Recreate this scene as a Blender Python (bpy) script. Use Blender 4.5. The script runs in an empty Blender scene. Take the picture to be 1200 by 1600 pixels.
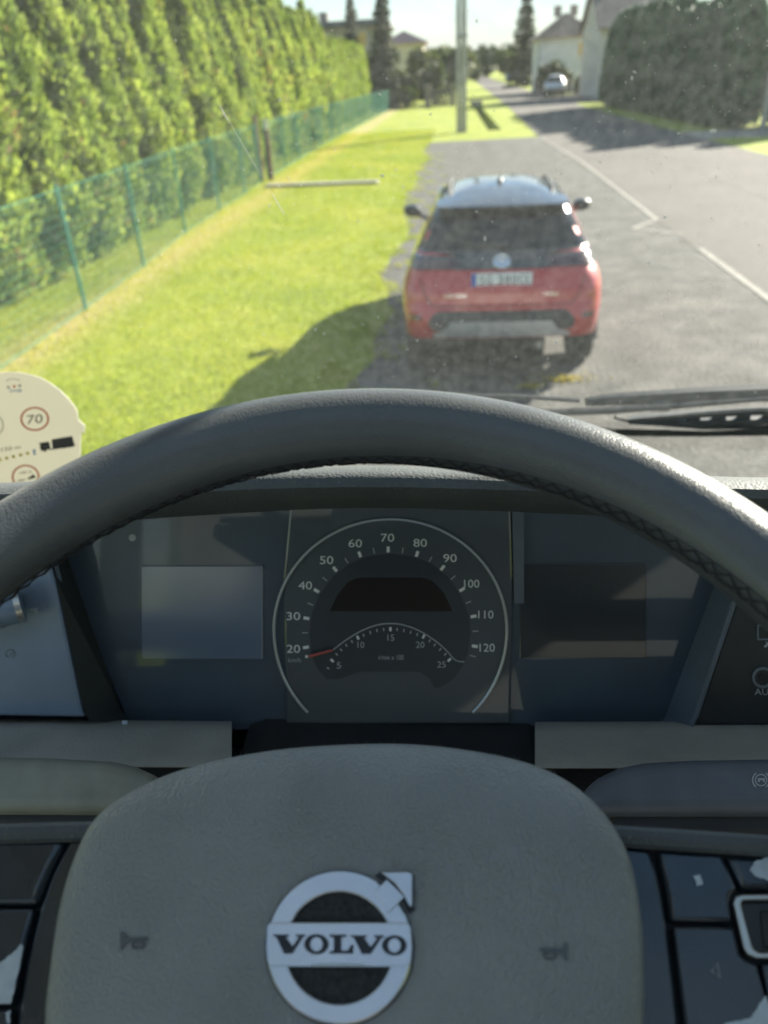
import bpy, bmesh, math, random
import numpy as np
from mathutils import Vector, Matrix

random.seed(7)
RNG = np.random.default_rng(7)
R = math.radians
scene = bpy.context.scene
COL = scene.collection

# ------------------------------------------------------------------ camera
EYE = np.array([0.0, 0.0, 2.5])
F_PX = 1200.0                       # focal length in pixels of the 1200 x 1600 photograph
VPX, VPY, ROLL = 704.0, 113.0, R(3.3)
_p = math.atan(-((VPX-600)*math.sin(ROLL) + (VPY-800)*math.cos(ROLL))/F_PX)
_dn = np.array([math.sin(ROLL)*math.cos(_p), math.cos(ROLL)*math.cos(_p), math.sin(_p)])
_fw = np.array([VPX-600, VPY-800, F_PX]); _fw /= np.linalg.norm(_fw)
_rt = np.cross(_dn, _fw)
CAMROT = np.array([_rt, _fw, -_dn])  # rows: world X, Y, Z in lens axes

cam_data = bpy.data.cameras.new('camera')
cam_data.sensor_fit = 'VERTICAL'
cam_data.sensor_height = 36.0
cam_data.lens = 27.0
cam_data.clip_start = 0.01
cam_data.clip_end = 3000
cam_data.dof.use_dof = True
cam_data.dof.focus_distance = 0.46
cam_data.dof.aperture_fstop = 7.4
cam = bpy.data.objects.new('camera', cam_data)
COL.objects.link(cam)
_m = np.array([CAMROT@[1, 0, 0], CAMROT@[0, -1, 0], CAMROT@[0, 0, -1]]).T
_M = Matrix([list(_m[i]) + [EYE[i]] for i in range(3)] + [[0, 0, 0, 1]])
cam.matrix_world = _M
scene.camera = cam

# ------------------------------------------------------------------ sky, sun, exposure
SUN_AZ, SUN_EL = R(43), R(26)      # azimuth measured from straight ahead (+Y) towards the right (+X)
world = bpy.data.worlds.new('World')
scene.world = world
world.use_nodes = True
wn, wl = world.node_tree.nodes, world.node_tree.links
wn.clear()
sky = wn.new('ShaderNodeTexSky'); sky.sky_type = 'NISHITA'; sky.sun_disc = False
sky.sun_elevation = SUN_EL; sky.sun_rotation = SUN_AZ
sky.air_density = 1.0; sky.dust_density = 0.05; sky.ozone_density = 2.2
tc = wn.new('ShaderNodeTexCoord'); mp = wn.new('ShaderNodeMapping'); mp.inputs['Scale'].default_value = (1.0, 1.0, 3.2)
cn = wn.new('ShaderNodeTexNoise'); cn.inputs['Scale'].default_value = 3.1; cn.inputs['Detail'].default_value = 9; cn.inputs['Roughness'].default_value = 0.58
cr = wn.new('ShaderNodeValToRGB'); cr.color_ramp.elements[0].position = 0.44; cr.color_ramp.elements[1].position = 0.62
mx = wn.new('ShaderNodeMix'); mx.data_type = 'RGBA'
mx.inputs[7].default_value = (1.55, 1.65, 1.75, 1)
bg = wn.new('ShaderNodeBackground'); bg.inputs['Strength'].default_value = 0.115
wo = wn.new('ShaderNodeOutputWorld')
wl.new(tc.outputs['Generated'], mp.inputs['Vector']); wl.new(mp.outputs[0], cn.inputs['Vector'])
wl.new(cn.outputs['Fac'], cr.inputs['Fac']); wl.new(cr.outputs['Color'], mx.inputs[0])
sg_ = wn.new('ShaderNodeGamma'); sg_.inputs[1].default_value = 0.42
hs_ = wn.new('ShaderNodeHueSaturation'); hs_.inputs['Saturation'].default_value = 1.95
wl.new(sky.outputs[0], sg_.inputs[0]); wl.new(sg_.outputs[0], hs_.inputs['Color']); wl.new(hs_.outputs[0], mx.inputs[6]); wl.new(mx.outputs[2], bg.inputs['Color']); wl.new(bg.outputs[0], wo.inputs[0])

sun_data = bpy.data.lights.new('sun', 'SUN')
sun_data.energy = 4.6; sun_data.angle = R(0.53); sun_data.color = (1.0, 0.93, 0.80)
sun = bpy.data.objects.new('sun', sun_data); COL.objects.link(sun)
sd = Vector((math.sin(SUN_AZ)*math.cos(SUN_EL), math.cos(SUN_AZ)*math.cos(SUN_EL), math.sin(SUN_EL)))
sun.rotation_euler = (-sd).to_track_quat('-Z', 'Y').to_euler()
sun.location = (20, 20, 30)

vs = scene.view_settings
vs.view_transform = 'Standard'; vs.look = 'None'; vs.exposure = 2.12; vs.gamma = 1.0; vs.use_curve_mapping = False
cy = scene.cycles
cy.max_bounces = 8; cy.diffuse_bounces = 4; cy.glossy_bounces = 4; cy.transmission_bounces = 6; cy.transparent_max_bounces = 24
cy.sample_clamp_indirect = 6.0; cy.caustics_reflective = False; cy.caustics_refractive = False
cy.use_denoising = True

# ------------------------------------------------------------------ materials
MATS = {}
def nmat(name):
    m = bpy.data.materials.new(name); m.use_nodes = True; MATS[name] = m
    nt = m.node_tree; b = nt.nodes['Principled BSDF']
    return m, nt.nodes, nt.links, b
def setin(b, **k):
    for kk, v in k.items():
        b.inputs[kk.replace('_', ' ')].default_value = v
def mat(name, col, rough=0.5, metal=0.0, var=0.0, vscale=30, bump=0.0, bscale=300, coat=0.0, spec=0.5, detail=4, brough=0.0):
    """plain procedural material: colour with noise variation, fine noise relief"""
    m, N, L, b = nmat(name)
    setin(b, Base_Color=(*col, 1), Roughness=rough, Metallic=metal)
    b.inputs['Specular IOR Level'].default_value = spec
    b.inputs['Coat Weight'].default_value = coat
    b.inputs['Coat Roughness'].default_value = 0.04
    t = N.new('ShaderNodeTexCoord')
    if var > 0:
        n = N.new('ShaderNodeTexNoise'); n.inputs['Scale'].default_value = vscale; n.inputs['Detail'].default_value = detail
        r = N.new('ShaderNodeValToRGB')
        r.color_ramp.elements[0].position = 0.3; r.color_ramp.elements[1].position = 0.7
        r.color_ramp.elements[0].color = (*[c*(1-var) for c in col], 1)
        r.color_ramp.elements[1].color = (*[min(1, c*(1+var)) for c in col], 1)
        L.new(t.outputs['Object'], n.inputs['Vector']); L.new(n.outputs['Fac'], r.inputs['Fac']); L.new(r.outputs['Color'], b.inputs['Base Color'])
        if brough:
            mr = N.new('ShaderNodeMapRange'); mr.inputs[3].default_value = rough-brough; mr.inputs[4].default_value = rough+brough
            L.new(n.outputs['Fac'], mr.inputs[0]); L.new(mr.outputs[0], b.inputs['Roughness'])
    if bump > 0:
        n2 = N.new('ShaderNodeTexNoise'); n2.inputs['Scale'].default_value = bscale; n2.inputs['Detail'].default_value = 3
        bp = N.new('ShaderNodeBump'); bp.inputs['Strength'].default_value = bump; bp.inputs['Distance'].default_value = 1.0/bscale
        L.new(t.outputs['Object'], n2.inputs['Vector']); L.new(n2.outputs['Fac'], bp.inputs['Height']); L.new(bp.outputs[0], b.inputs['Normal'])
    return m
def grained(name, col, rough=0.5, scale=900, bump=0.35, spec=0.4, dust=0.0, var=0.12):
    """leather or grained plastic: Voronoi pebbles with noise, light dust specks"""
    m, N, L, b = nmat(name)
    setin(b, Roughness=rough); b.inputs['Specular IOR Level'].default_value = spec
    t = N.new('ShaderNodeTexCoord')
    v = N.new('ShaderNodeTexVoronoi'); v.feature = 'SMOOTH_F1'; v.inputs['Scale'].default_value = scale; v.inputs['Smoothness'].default_value = 0.6
    wob = N.new('ShaderNodeTexNoise'); wob.inputs['Scale'].default_value = scale*0.45
    vm = N.new('ShaderNodeVectorMath'); vm.operation = 'MULTIPLY_ADD'; vm.inputs[1].default_value = (0.0009,)*3
    L.new(t.outputs['Object'], wob.inputs['Vector']); L.new(wob.outputs['Color'], vm.inputs[0]); L.new(t.outputs['Object'], vm.inputs[2])
    L.new(vm.outputs[0], v.inputs['Vector'])
    bp = N.new('ShaderNodeBump'); bp.inputs['Strength'].default_value = bump; bp.inputs['Distance'].default_value = 0.0006; bp.invert = True
    L.new(v.outputs['Distance'], bp.inputs['Height']); L.new(bp.outputs[0], b.inputs['Normal'])
    n = N.new('ShaderNodeTexNoise'); n.inputs['Scale'].default_value = 22; n.inputs['Detail'].default_value = 5
    r = N.new('ShaderNodeValToRGB'); r.color_ramp.elements[0].position = 0.3; r.color_ramp.elements[1].position = 0.72
    r.color_ramp.elements[0].color = (*[c*(1-var) for c in col], 1); r.color_ramp.elements[1].color = (*[c*(1+var) for c in col], 1)
    L.new(t.outputs['Object'], n.inputs['Vector']); L.new(n.outputs['Fac'], r.inputs['Fac'])
    src = r.outputs['Color']
    mr = N.new('ShaderNodeMapRange'); mr.inputs[3].default_value = rough-0.07; mr.inputs[4].default_value = rough+0.07
    L.new(n.outputs['Fac'], mr.inputs[0]); L.new(mr.outputs[0], b.inputs['Roughness'])
    if dust > 0:
        d = N.new('ShaderNodeTexNoise'); d.inputs['Scale'].default_value = 700; d.inputs['Detail'].default_value = 1
        dr = N.new('ShaderNodeValToRGB'); dr.color_ramp.elements[0].position = 0.70; dr.color_ramp.elements[1].position = 0.76
        dm = N.new('ShaderNodeMath'); dm.operation = 'MULTIPLY'; dm.inputs[1].default_value = dust
        mm = N.new('ShaderNodeMix'); mm.data_type = 'RGBA'; mm.inputs[7].default_value = (0.42, 0.40, 0.36, 1)
        L.new(t.outputs['Object'], d.inputs['Vector']); L.new(d.outputs['Fac'], dr.inputs['Fac']); L.new(dr.outputs['Color'], dm.inputs[0])
        L.new(dm.outputs[0], mm.inputs[0]); L.new(src, mm.inputs[6]); src = mm.outputs[2]
    L.new(src, b.inputs['Base Color'])
    return m
def foliage(name, dark, mid, light, trans=0.25, brown=None):
    """leaf material: tone comes from the per-spray attribute, tree-to-tree change from the object"""
    m, N, L, b = nmat(name)
    a = N.new('ShaderNodeAttribute'); a.attribute_name = 'tone'
    oi = N.new('ShaderNodeObjectInfo')
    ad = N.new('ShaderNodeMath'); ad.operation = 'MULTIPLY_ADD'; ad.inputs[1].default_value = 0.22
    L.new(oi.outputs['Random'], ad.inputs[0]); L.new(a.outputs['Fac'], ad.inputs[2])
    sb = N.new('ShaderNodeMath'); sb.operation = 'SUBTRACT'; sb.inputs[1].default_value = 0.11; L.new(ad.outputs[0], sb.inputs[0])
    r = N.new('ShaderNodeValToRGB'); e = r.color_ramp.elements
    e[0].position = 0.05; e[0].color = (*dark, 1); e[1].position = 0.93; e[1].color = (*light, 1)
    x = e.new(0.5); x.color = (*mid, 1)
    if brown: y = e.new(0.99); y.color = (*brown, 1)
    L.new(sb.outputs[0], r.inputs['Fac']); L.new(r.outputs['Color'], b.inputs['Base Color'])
    setin(b, Roughness=0.6); b.inputs['Specular IOR Level'].default_value = 0.25
    tr = N.new('ShaderNodeBsdfTranslucent'); L.new(r.outputs['Color'], tr.inputs['Color'])
    mx = N.new('ShaderNodeMixShader'); mx.inputs[0].default_value = trans
    L.new(b.outputs[0], mx.inputs[1]); L.new(tr.outputs[0], mx.inputs[2]); L.new(mx.outputs[0], N['Material Output'].inputs['Surface'])
    return m

# ------------------------------------------------------------------ helpers
def link_mesh(name, me, m=None, parent=None, smooth=False):
    o = bpy.data.objects.new(name, me); COL.objects.link(o)
    if m is not None:
        if isinstance(m, str): m = MATS[m]
        if len(me.materials) == 0: me.materials.append(m)
    if smooth: me.polygons.foreach_set('use_smooth', [True]*len(me.polygons))
    if parent is not None:
        o.parent = parent
        o.matrix_parent_inverse = Matrix.Translation(-parent.location)
    return o
def tag(o, label=None, cat=None, group=None, kind=None):
    if label: o['label'] = label
    if cat: o['category'] = cat
    if group: o['group'] = group
    if kind: o['kind'] = kind
    return o
def thing(name, label, cat, loc=(0, 0, 0), group=None):
    o = bpy.data.objects.new(name, None); COL.objects.link(o); o.location = loc; o.empty_display_size = 0.1
    return tag(o, label, cat, group)
def copy_tree(o, parent=None):
    c = o.copy(); COL.objects.link(c); c.parent = parent
    for ch in list(o.children): copy_tree(ch, c)
    return c
def arr_mesh(name, V, Fq, tone=None):
    V = np.asarray(V, dtype=np.float32); Fq = np.asarray(Fq, dtype=np.int32)
    me = bpy.data.meshes.new(name); k = Fq.shape[1]
    me.vertices.add(len(V)); me.vertices.foreach_set('co', V.ravel())
    me.loops.add(Fq.size); me.loops.foreach_set('vertex_index', Fq.ravel())
    me.polygons.add(len(Fq)); me.polygons.foreach_set('loop_start', np.arange(0, Fq.size, k, dtype=np.int32))
    me.update(calc_edges=True)
    if tone is not None:
        a = me.attributes.new('tone', 'FLOAT', 'FACE'); a.data.foreach_set('value', np.asarray(tone, dtype=np.float32))
    return me
class MB:
    """mesh collector"""
    def __init__(s): s.v = []; s.f = []
    def add(s, vs, fs):
        n = len(s.v); s.v += [tuple(map(float, p)) for p in vs]; s.f += [tuple(i+n for i in f) for f in fs]; return s
    def box(s, c, d, rz=0.0, taper=1.0):
        x, y, z = [q/2 for q in d]; P = []
        for dz in (-1, 1):
            k = taper if dz > 0 else 1
            for dx, dy in ((-1, -1), (1, -1), (1, 1), (-1, 1)):
                px, py = dx*x*k, dy*y*k
                P.append((c[0]+px*math.cos(rz)-py*math.sin(rz), c[1]+px*math.sin(rz)+py*math.cos(rz), c[2]+dz*z))
        return s.add(P, [(3, 2, 1, 0), (4, 5, 6, 7), (0, 1, 5, 4), (1, 2, 6, 5), (2, 3, 7, 6), (3, 0, 4, 7)])
    def tube(s, pts, r, n=8, closed=False, caps=True):
        pts = [np.array(p, float) for p in pts]; m = len(pts); rs = r if hasattr(r, '__len__') else [r]*m
        base = []; ref = None
        for i, p in enumerate(pts):
            t = (pts[(i+1) % m]-pts[i-1]) if closed else (pts[min(i+1, m-1)]-pts[max(i-1, 0)])
            t = t/(np.linalg.norm(t)+1e-12)
            if ref is None:
                ref = np.array([0, 0, 1.0]) if abs(t[2]) < 0.9 else np.array([1.0, 0, 0])
            a = ref-t*(ref@t); a /= np.linalg.norm(a)+1e-12; ref = a; b = np.cross(t, a)
            for k in range(n):
                w = 2*math.pi*k/n; base.append(p+rs[i]*(math.cos(w)*a+math.sin(w)*b))
        fs = []
        for i in range(m if closed else m-1):
            j = (i+1) % m
            for k in range(n): fs.append((i*n+k, i*n+(k+1) % n, j*n+(k+1) % n, j*n+k))
        if caps and not closed: fs += [tuple(range(n-1, -1, -1)), tuple((m-1)*n+k for k in range(n))]
        return s.add(base, fs)
    def prism(s, loop, off):
        """loop of 3-D points extruded by vector off"""
        loop = [np.array(p, float) for p in loop]; n = len(loop); off = np.array(off, float)
        return s.add([p for p in loop]+[p+off for p in loop],
                     [tuple(range(n-1, -1, -1)), tuple(range(n, 2*n))]+[(i, (i+1) % n, n+(i+1) % n, n+i) for i in range(n)])
    def strip(s, A, B, off, closed=False):
        """band between two equal polylines A and B, given thickness off"""
        n = len(A); off = np.array(off, float)
        P = [np.array(p, float) for p in A]+[np.array(p, float) for p in B]
        P = P+[p+off for p in P]; fs = []
        for i in range(n if closed else n-1):
            j = (i+1) % n
            fs += [(i, j, n+j, n+i), (2*n+i, 3*n+i, 3*n+j, 2*n+j), (i, 2*n+i, 2*n+j, j), (n+i, n+j, 3*n+j, 3*n+i)]
        if not closed: fs += [(0, n, 3*n, 2*n), (n-1, 3*n-1, 4*n-1, 2*n-1)]
        return s.add(P, fs)
    def grid(s, G, closed_u=False, closed_v=False):
        nu, nv = len(G), len(G[0]); fs = []
        for i in range(nu if closed_u else nu-1):
            for j in range(nv if closed_v else nv-1):
                a, b = (i+1) % nu, (j+1) % nv
                fs.append((i*nv+j, a*nv+j, a*nv+b, i*nv+b))
        return s.add([p for row in G for p in row], fs)
    def lathe(s, c, axis, prof, n=24):
        """profile (radius, height along axis) turned about axis through c"""
        ax = np.array(axis, float); ax /= np.linalg.norm(ax)
        ref = np.array([0, 0, 1.0]) if abs(ax[2]) < 0.9 else np.array([1.0, 0, 0])
        a = np.cross(ax, ref); a /= np.linalg.norm(a); b = np.cross(ax, a)
        G = [[np.array(c)+ax*h+r*(math.cos(2*math.pi*k/n)*a+math.sin(2*math.pi*k/n)*b) for k in range(n)] for r, h in prof]
        return s.grid(G, closed_v=True)
    def mesh(s, name='mesh', fix=True):
        me = bpy.data.meshes.new(name); me.from_pydata(s.v, [], s.f); me.update()
        if fix:
            bm = bmesh.new(); bm.from_mesh(me); bmesh.ops.recalc_face_normals(bm, faces=bm.faces[:]); bm.to_mesh(me); bm.free()
        return me
    def build(s, name, m, parent=None, smooth=False, bevel=0.0, seg=2, angle=35):
        o = link_mesh(name, s.mesh(name), m, parent, smooth)
        if smooth:
            try: o.data.set_sharp_from_angle(angle=R(angle))
            except Exception: pass
        if bevel > 0:
            b = o.modifiers.new('bevel', 'BEVEL'); b.width = bevel; b.segments = seg; b.limit_method = 'ANGLE'; b.angle_limit = R(30)
        return o
def catmull(P, per=6, closed=False):
    P = [np.array(p, float) for p in P]; n = len(P); out = []
    for i in range(n if closed else n-1):
        p0, p1, p2, p3 = (P[(i-1) % n], P[i], P[(i+1) % n], P[(i+2) % n]) if closed else (P[max(i-1, 0)], P[i], P[i+1], P[min(i+2, n-1)])
        for k in range(per):
            t = k/per
            out.append(0.5*((2*p1)+(-p0+p2)*t+(2*p0-5*p1+4*p2-p3)*t*t+(-p0+3*p1-3*p2+p3)*t**3))
    if not closed: out.append(P[-1])
    return out

class Plane:
    """a real plane inside the cab (point relative to the eye, normal); at() gives the point of the plane seen at a photo pixel"""
    def __init__(s, p, n):
        s.p = np.array(p, float); s.n = np.array(n, float)/np.linalg.norm(n)
    def at(s, x, y, lift=0.0):
        d = CAMROT@np.array([x-600, y-800, F_PX]); p = s.p+s.n*lift
        return EYE+d*((p@s.n)/(d@s.n))
    def loop(s, pts, lift=0.0): return [s.at(x, y, lift) for x, y in pts]
    def up(s, d): return Plane(s.p+s.n*d, s.n)
def at_y(x, y, Y):
    d = CAMROT@np.array([x-600, y-800, F_PX]); return EYE+d*(Y/d[1])
def flat(name, loops, plane, m, parent, thick=0.0004, lift=0.0, bevel=0.0):
    """flat shapes given by pixel outlines, standing on the plane with their own thickness"""
    b = MB()
    for lp in loops: b.prism(plane.loop(lp, lift), plane.n*thick)
    return b.build(name, m, parent, bevel=bevel)
def ring_px(c, rx, ry, a0=0, a1=360, n=48):
    return [(c[0]+rx*math.cos(R(a0+(a1-a0)*i/n)), c[1]+ry*math.sin(R(a0+(a1-a0)*i/n))) for i in range(n+1)]
def flat_ring(name, c, r0, r1, plane, m, parent, thick=0.0004, lift=0.0, a0=0, a1=360, ry=1.0, n=40):
    A = plane.loop(ring_px(c, r0, r0*ry, a0, a1, n), lift); B = plane.loop(ring_px(c, r1, r1*ry, a0, a1, n), lift)
    b = MB().strip(A, B, plane.n*thick)
    return b.build(name, m, parent)
_txt = {}
def text_data(s):
    if s not in _txt:
        cu = bpy.data.curves.new('txt', 'FONT'); cu.body = s; cu.resolution_u = 3
        o = bpy.data.objects.new('txt', cu); me = bpy.data.meshes.new_from_object(o)
        V = np.array([v.co[:2] for v in me.vertices]); Fs = [tuple(p.vertices) for p in me.polygons]
        bpy.data.objects.remove(o); bpy.data.meshes.remove(me); bpy.data.curves.remove(cu)
        _txt[s] = (V, Fs)
    return _txt[s]
def text_fit(s, w, h):
    V, Fs = text_data(s); lo, hi = V.min(0), V.max(0)
    return (V-(lo+hi)/2)*np.array([w/(hi[0]-lo[0]), h/(hi[1]-lo[1])]), Fs
def text_px(name, s, c, w, h, plane, m, parent, lift=0.0004, rot=0.0, shear=0.0):
    V, Fs = text_fit(s, w, h); ca, sa = math.cos(rot), math.sin(rot)
    P = [plane.at(c[0]+x*ca-y*sa, c[1]-(x*sa+y*ca)-shear*x, lift) for x, y in V]
    return MB().add(P, Fs).build(name, m, parent)

# ================================================================== the setting
def ground_mat(name, c0, c1, c2, scale=0.6, fine=60, bump=0.5, rough=0.9, strip=None):
    m, N, L, b = nmat(name); setin(b, Roughness=rough); b.inputs['Specular IOR Level'].default_value = 0.25
    t = N.new('ShaderNodeTexCoord')
    n1 = N.new('ShaderNodeTexNoise'); n1.inputs['Scale'].default_value = scale; n1.inputs['Detail'].default_value = 8; n1.inputs['Roughness'].default_value = 0.65
    n2 = N.new('ShaderNodeTexNoise'); n2.inputs['Scale'].default_value = fine; n2.inputs['Detail'].default_value = 3
    for n in (n1, n2): L.new(t.outputs['Object'], n.inputs['Vector'])
    r1 = N.new('ShaderNodeValToRGB'); e = r1.color_ramp.elements
    e[0].position = 0.34; e[0].color = (*c0, 1); e[1].position = 0.68; e[1].color = (*c2, 1); x = e.new(0.5); x.color = (*c1, 1)
    L.new(n1.outputs['Fac'], r1.inputs['Fac'])
    mr = N.new('ShaderNodeMapRange'); mr.inputs[1].default_value = 0.3; mr.inputs[2].default_value = 0.7; mr.inputs[3].default_value = 0.6; mr.inputs[4].default_value = 1.4
    L.new(n2.outputs['Fac'], mr.inputs[0])
    vm = N.new('ShaderNodeVectorMath'); vm.operation = 'SCALE'
    L.new(r1.outputs['Color'], vm.inputs[0]); L.new(mr.outputs[0], vm.inputs['Scale']); src = vm.outputs[0]
    if strip:
        sx = N.new('ShaderNodeSeparateXYZ'); L.new(t.outputs['Object'], sx.inputs[0])
        x0, wid, colr = strip
        sub = N.new('ShaderNodeMath'); sub.operation = 'SUBTRACT'; sub.inputs[1].default_value = x0; L.new(sx.outputs[0], sub.inputs[0])
        ab = N.new('ShaderNodeMath'); ab.operation = 'ABSOLUTE'; L.new(sub.outputs[0], ab.inputs[0])
        ms = N.new('ShaderNodeMapRange'); ms.inputs[1].default_value = 0.0; ms.inputs[2].default_value = wid; ms.inputs[3].default_value = 1.0; ms.inputs[4].default_value = 0.0
        L.new(ab.outputs[0], ms.inputs[0])
        n3 = N.new('ShaderNodeTexNoise'); n3.inputs['Scale'].default_value = 2.2; n3.inputs['Detail'].default_value = 6; L.new(t.outputs['Object'], n3.inputs['Vector'])
        mu = N.new('ShaderNodeMath'); mu.operation = 'MULTIPLY'; L.new(ms.outputs[0], mu.inputs[0]); L.new(n3.outputs['Fac'], mu.inputs[1])
        mu2 = N.new('ShaderNodeMath'); mu2.operation = 'MULTIPLY'; mu2.inputs[1].default_value = 1.6; mu2.use_clamp = True; L.new(mu.outputs[0], mu2.inputs[0])
        mm = N.new('ShaderNodeMix'); mm.data_type = 'RGBA'; mm.inputs[7].default_value = (*colr, 1)
        L.new(mu2.outputs[0], mm.inputs[0]); L.new(src, mm.inputs[6]); src = mm.outputs[2]
    L.new(src, b.inputs['Base Color'])
    bp = N.new('ShaderNodeBump'); bp.inputs['Strength'].default_value = bump; bp.inputs['Distance'].default_value = 0.02
    L.new(n2.outputs['Fac'], bp.inputs['Height']); L.new(bp.outputs[0], b.inputs['Normal'])
    return m
ground_mat('grass_ground', (0.15, 0.195, 0.012), (0.215, 0.255, 0.016), (0.28, 0.285, 0.035), 0.7, 35, 0.8, strip=(-4.75, 0.75, (0.34, 0.27, 0.13)))
ground_mat('parking_asphalt', (0.050, 0.048, 0.044), (0.080, 0.077, 0.070), (0.128, 0.121, 0.108), 2.0, 30, 1.0)
ground_mat('road_asphalt', (0.076, 0.068, 0.061), (0.094, 0.084, 0.076), (0.110, 0.099, 0.089), 0.25, 70, 0.35)
ground_mat('pale_paving', (0.20, 0.18, 0.15), (0.24, 0.215, 0.18), (0.28, 0.25, 0.21), 0.8, 30, 0.4)
mat('road_paint', (0.175, 0.165, 0.140), 0.8, var=0.45, vscale=7, bump=0.3, bscale=80)
mat('concrete', (0.25, 0.235, 0.20), 0.85, var=0.2, vscale=5, bump=0.4, bscale=40)
mat('wood_brown', (0.10, 0.055, 0.03), 0.8, var=0.4, vscale=14, bump=0.5, bscale=50)
mat('white_enamel', (0.72, 0.72, 0.70), 0.4, var=0.06, vscale=8)
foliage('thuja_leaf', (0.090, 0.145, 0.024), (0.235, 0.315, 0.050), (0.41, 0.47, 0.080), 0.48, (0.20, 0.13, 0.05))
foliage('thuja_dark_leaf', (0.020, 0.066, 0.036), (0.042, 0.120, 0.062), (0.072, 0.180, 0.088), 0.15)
foliage('spruce_leaf', (0.018, 0.030, 0.016), (0.040, 0.056, 0.024), (0.075, 0.090, 0.038), 0.15)
foliage('bush_leaf', (0.030, 0.048, 0.010), (0.072, 0.098, 0.020), (0.150, 0.165, 0.032), 0.3)
foliage('yellow_leaf', (0.16, 0.15, 0.015), (0.34, 0.29, 0.022), (0.50, 0.40, 0.03), 0.3)
foliage('forest_leaf', (0.040, 0.060, 0.024), (0.072, 0.098, 0.036), (0.12, 0.14, 0.05), 0.2)
foliage('grass_blade', (0.19, 0.26, 0.010), (0.31, 0.375, 0.014), (0.46, 0.43, 0.06), 0.40)
mat('bark', (0.09, 0.065, 0.045), 0.9, var=0.3, vscale=12, bump=0.6, bscale=40)

# ground: one sheet to the horizon, with the roadside ditch sunk into it
gx = [-1500, -300, -60, -20, -8, -4, 0, 1.78, 1.84, 2.34, 2.40, 5, 12, 40, 300, 1500]
gy = [-1500, -80, 0, 20, 41.0, 41.06, 71.4, 71.5, 100, 200, 500, 2500]
G = [[(x, y, -0.75 if (1.8 < x < 2.38 and 41.03 < y < 71.45) else 0.0) for y in gy] for x in gx]
tag(MB().grid(G).build('ground', 'grass_ground'), kind='structure')

def ragged(pts, amp, step=0.35, seed=1):
    rr = random.Random(seed); out = []
    for i in range(len(pts)-1):
        a, b = np.array(pts[i], float), np.array(pts[i+1], float); n = max(1, int(np.linalg.norm(b-a)/step))
        d = (b-a)/(np.linalg.norm(b-a)+1e-9); nr = np.array([-d[1], d[0]])
        for k in range(n): out.append(a+(b-a)*k/n+nr*rr.uniform(-amp, amp)*(k > 0))
    out.append(np.array(pts[-1], float)); return out
def sheet(name, left, right, z, m, lab=None):
    """band between two polylines with the same number of points"""
    return tag(MB().grid([[(*p, z) for p in left], [(*p, z) for p in right]]).build(name, m), kind='structure')
def by_y(pts, ys): return [(float(np.interp(y, [p[1] for p in pts], [p[0] for p in pts])), y) for y in ys]
rl = [(3.68, -60), (3.68, 15), (3.75, 25), (3.62, 36), (4.0, 52), (4.4, 69), (6.0, 190), (8.6, 380), (20, 700)]
rr_ = [(8.95, -60), (8.95, 25), (9.0, 40), (9.2, 64), (9.9, 110), (11.2, 190), (15.5, 380), (28, 700)]
ys = list(np.concatenate([np.arange(-60, 60, 3), np.arange(60, 700, 12)]))
road_o = sheet('road', by_y(rl, ys), by_y(rr_, ys), 0.008, 'road_asphalt')
# parking strip beside the road: ragged grass edge on its left and far side
pl_ys = np.arange(-20, 35.2, 0.3); pr = random.Random(4)
lefts = []
w = 0
for y in pl_ys:
    if y < 2.0: lefts.append((-9.0, y)); continue  # unseen paving widened here for neutral bounce and reflections in the cab
    w = 0.82*w+pr.uniform(-0.09, 0.09)
    lefts.append((-0.93+0.10*math.sin(y*0.9)+w+(0.25 if y > 30 else 0)*(y-30)/5, y))
rights = [(3.72, y) for y in pl_ys]
far = [(lefts[-1][0]+0.2, 35.45), (3.72, 35.6)]
park_o = sheet('parking_area', lefts+[far[0]], rights+[far[1]], 0.004, 'parking_asphalt')
tag(MB().grid([[(x, y, 0.004) for y in (66, 88)] for x in (8.6, 11, 30)]).build('side_road', 'road_asphalt'), kind='structure')
tag(MB().grid([[(x, y, 0.004) for y in (30.8, 34.4)] for x in (8.8, 10.5, 14)]).build('driveway', 'pale_paving'), kind='structure')

def line_mark(name, pts, w, z=0.013):
    P = [np.array(p, float) for p in pts]; A, B = [], []
    for i, p in enumerate(P):
        d1 = P[min(i+1, len(P)-1)]-P[max(i-1, 0)]
        if 0 < i < len(P)-1:
            a = (P[i]-P[i-1])/np.linalg.norm(P[i]-P[i-1]); b = (P[i+1]-P[i])/np.linalg.norm(P[i+1]-P[i])
            n = np.array([-a[1]-b[1], a[0]+b[0]]); n /= np.linalg.norm(n); n /= max(0.45, n@np.array([-a[1], a[0]]))
        else:
            d = d1/np.linalg.norm(d1); n = np.array([-d[1], d[0]])
        A.append((*(p+n*w/2), z)); B.append((*(p-n*w/2), z))
    return MB().grid([A, B]).build(name, 'road_paint')
mk = line_mark('road_marking', [(3.66, 35.6), (3.84, 25), (3.68, 14.95), (3.10, 14.15), (3.74, 13.50)], 0.095)
tag(mk, kind='structure')
mk = line_mark('road_marking', [(3.72, 12.35), (3.69, 9.3), (3.64, 2), (3.6, -10)], 0.09)
tag(mk, kind='structure')

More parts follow.
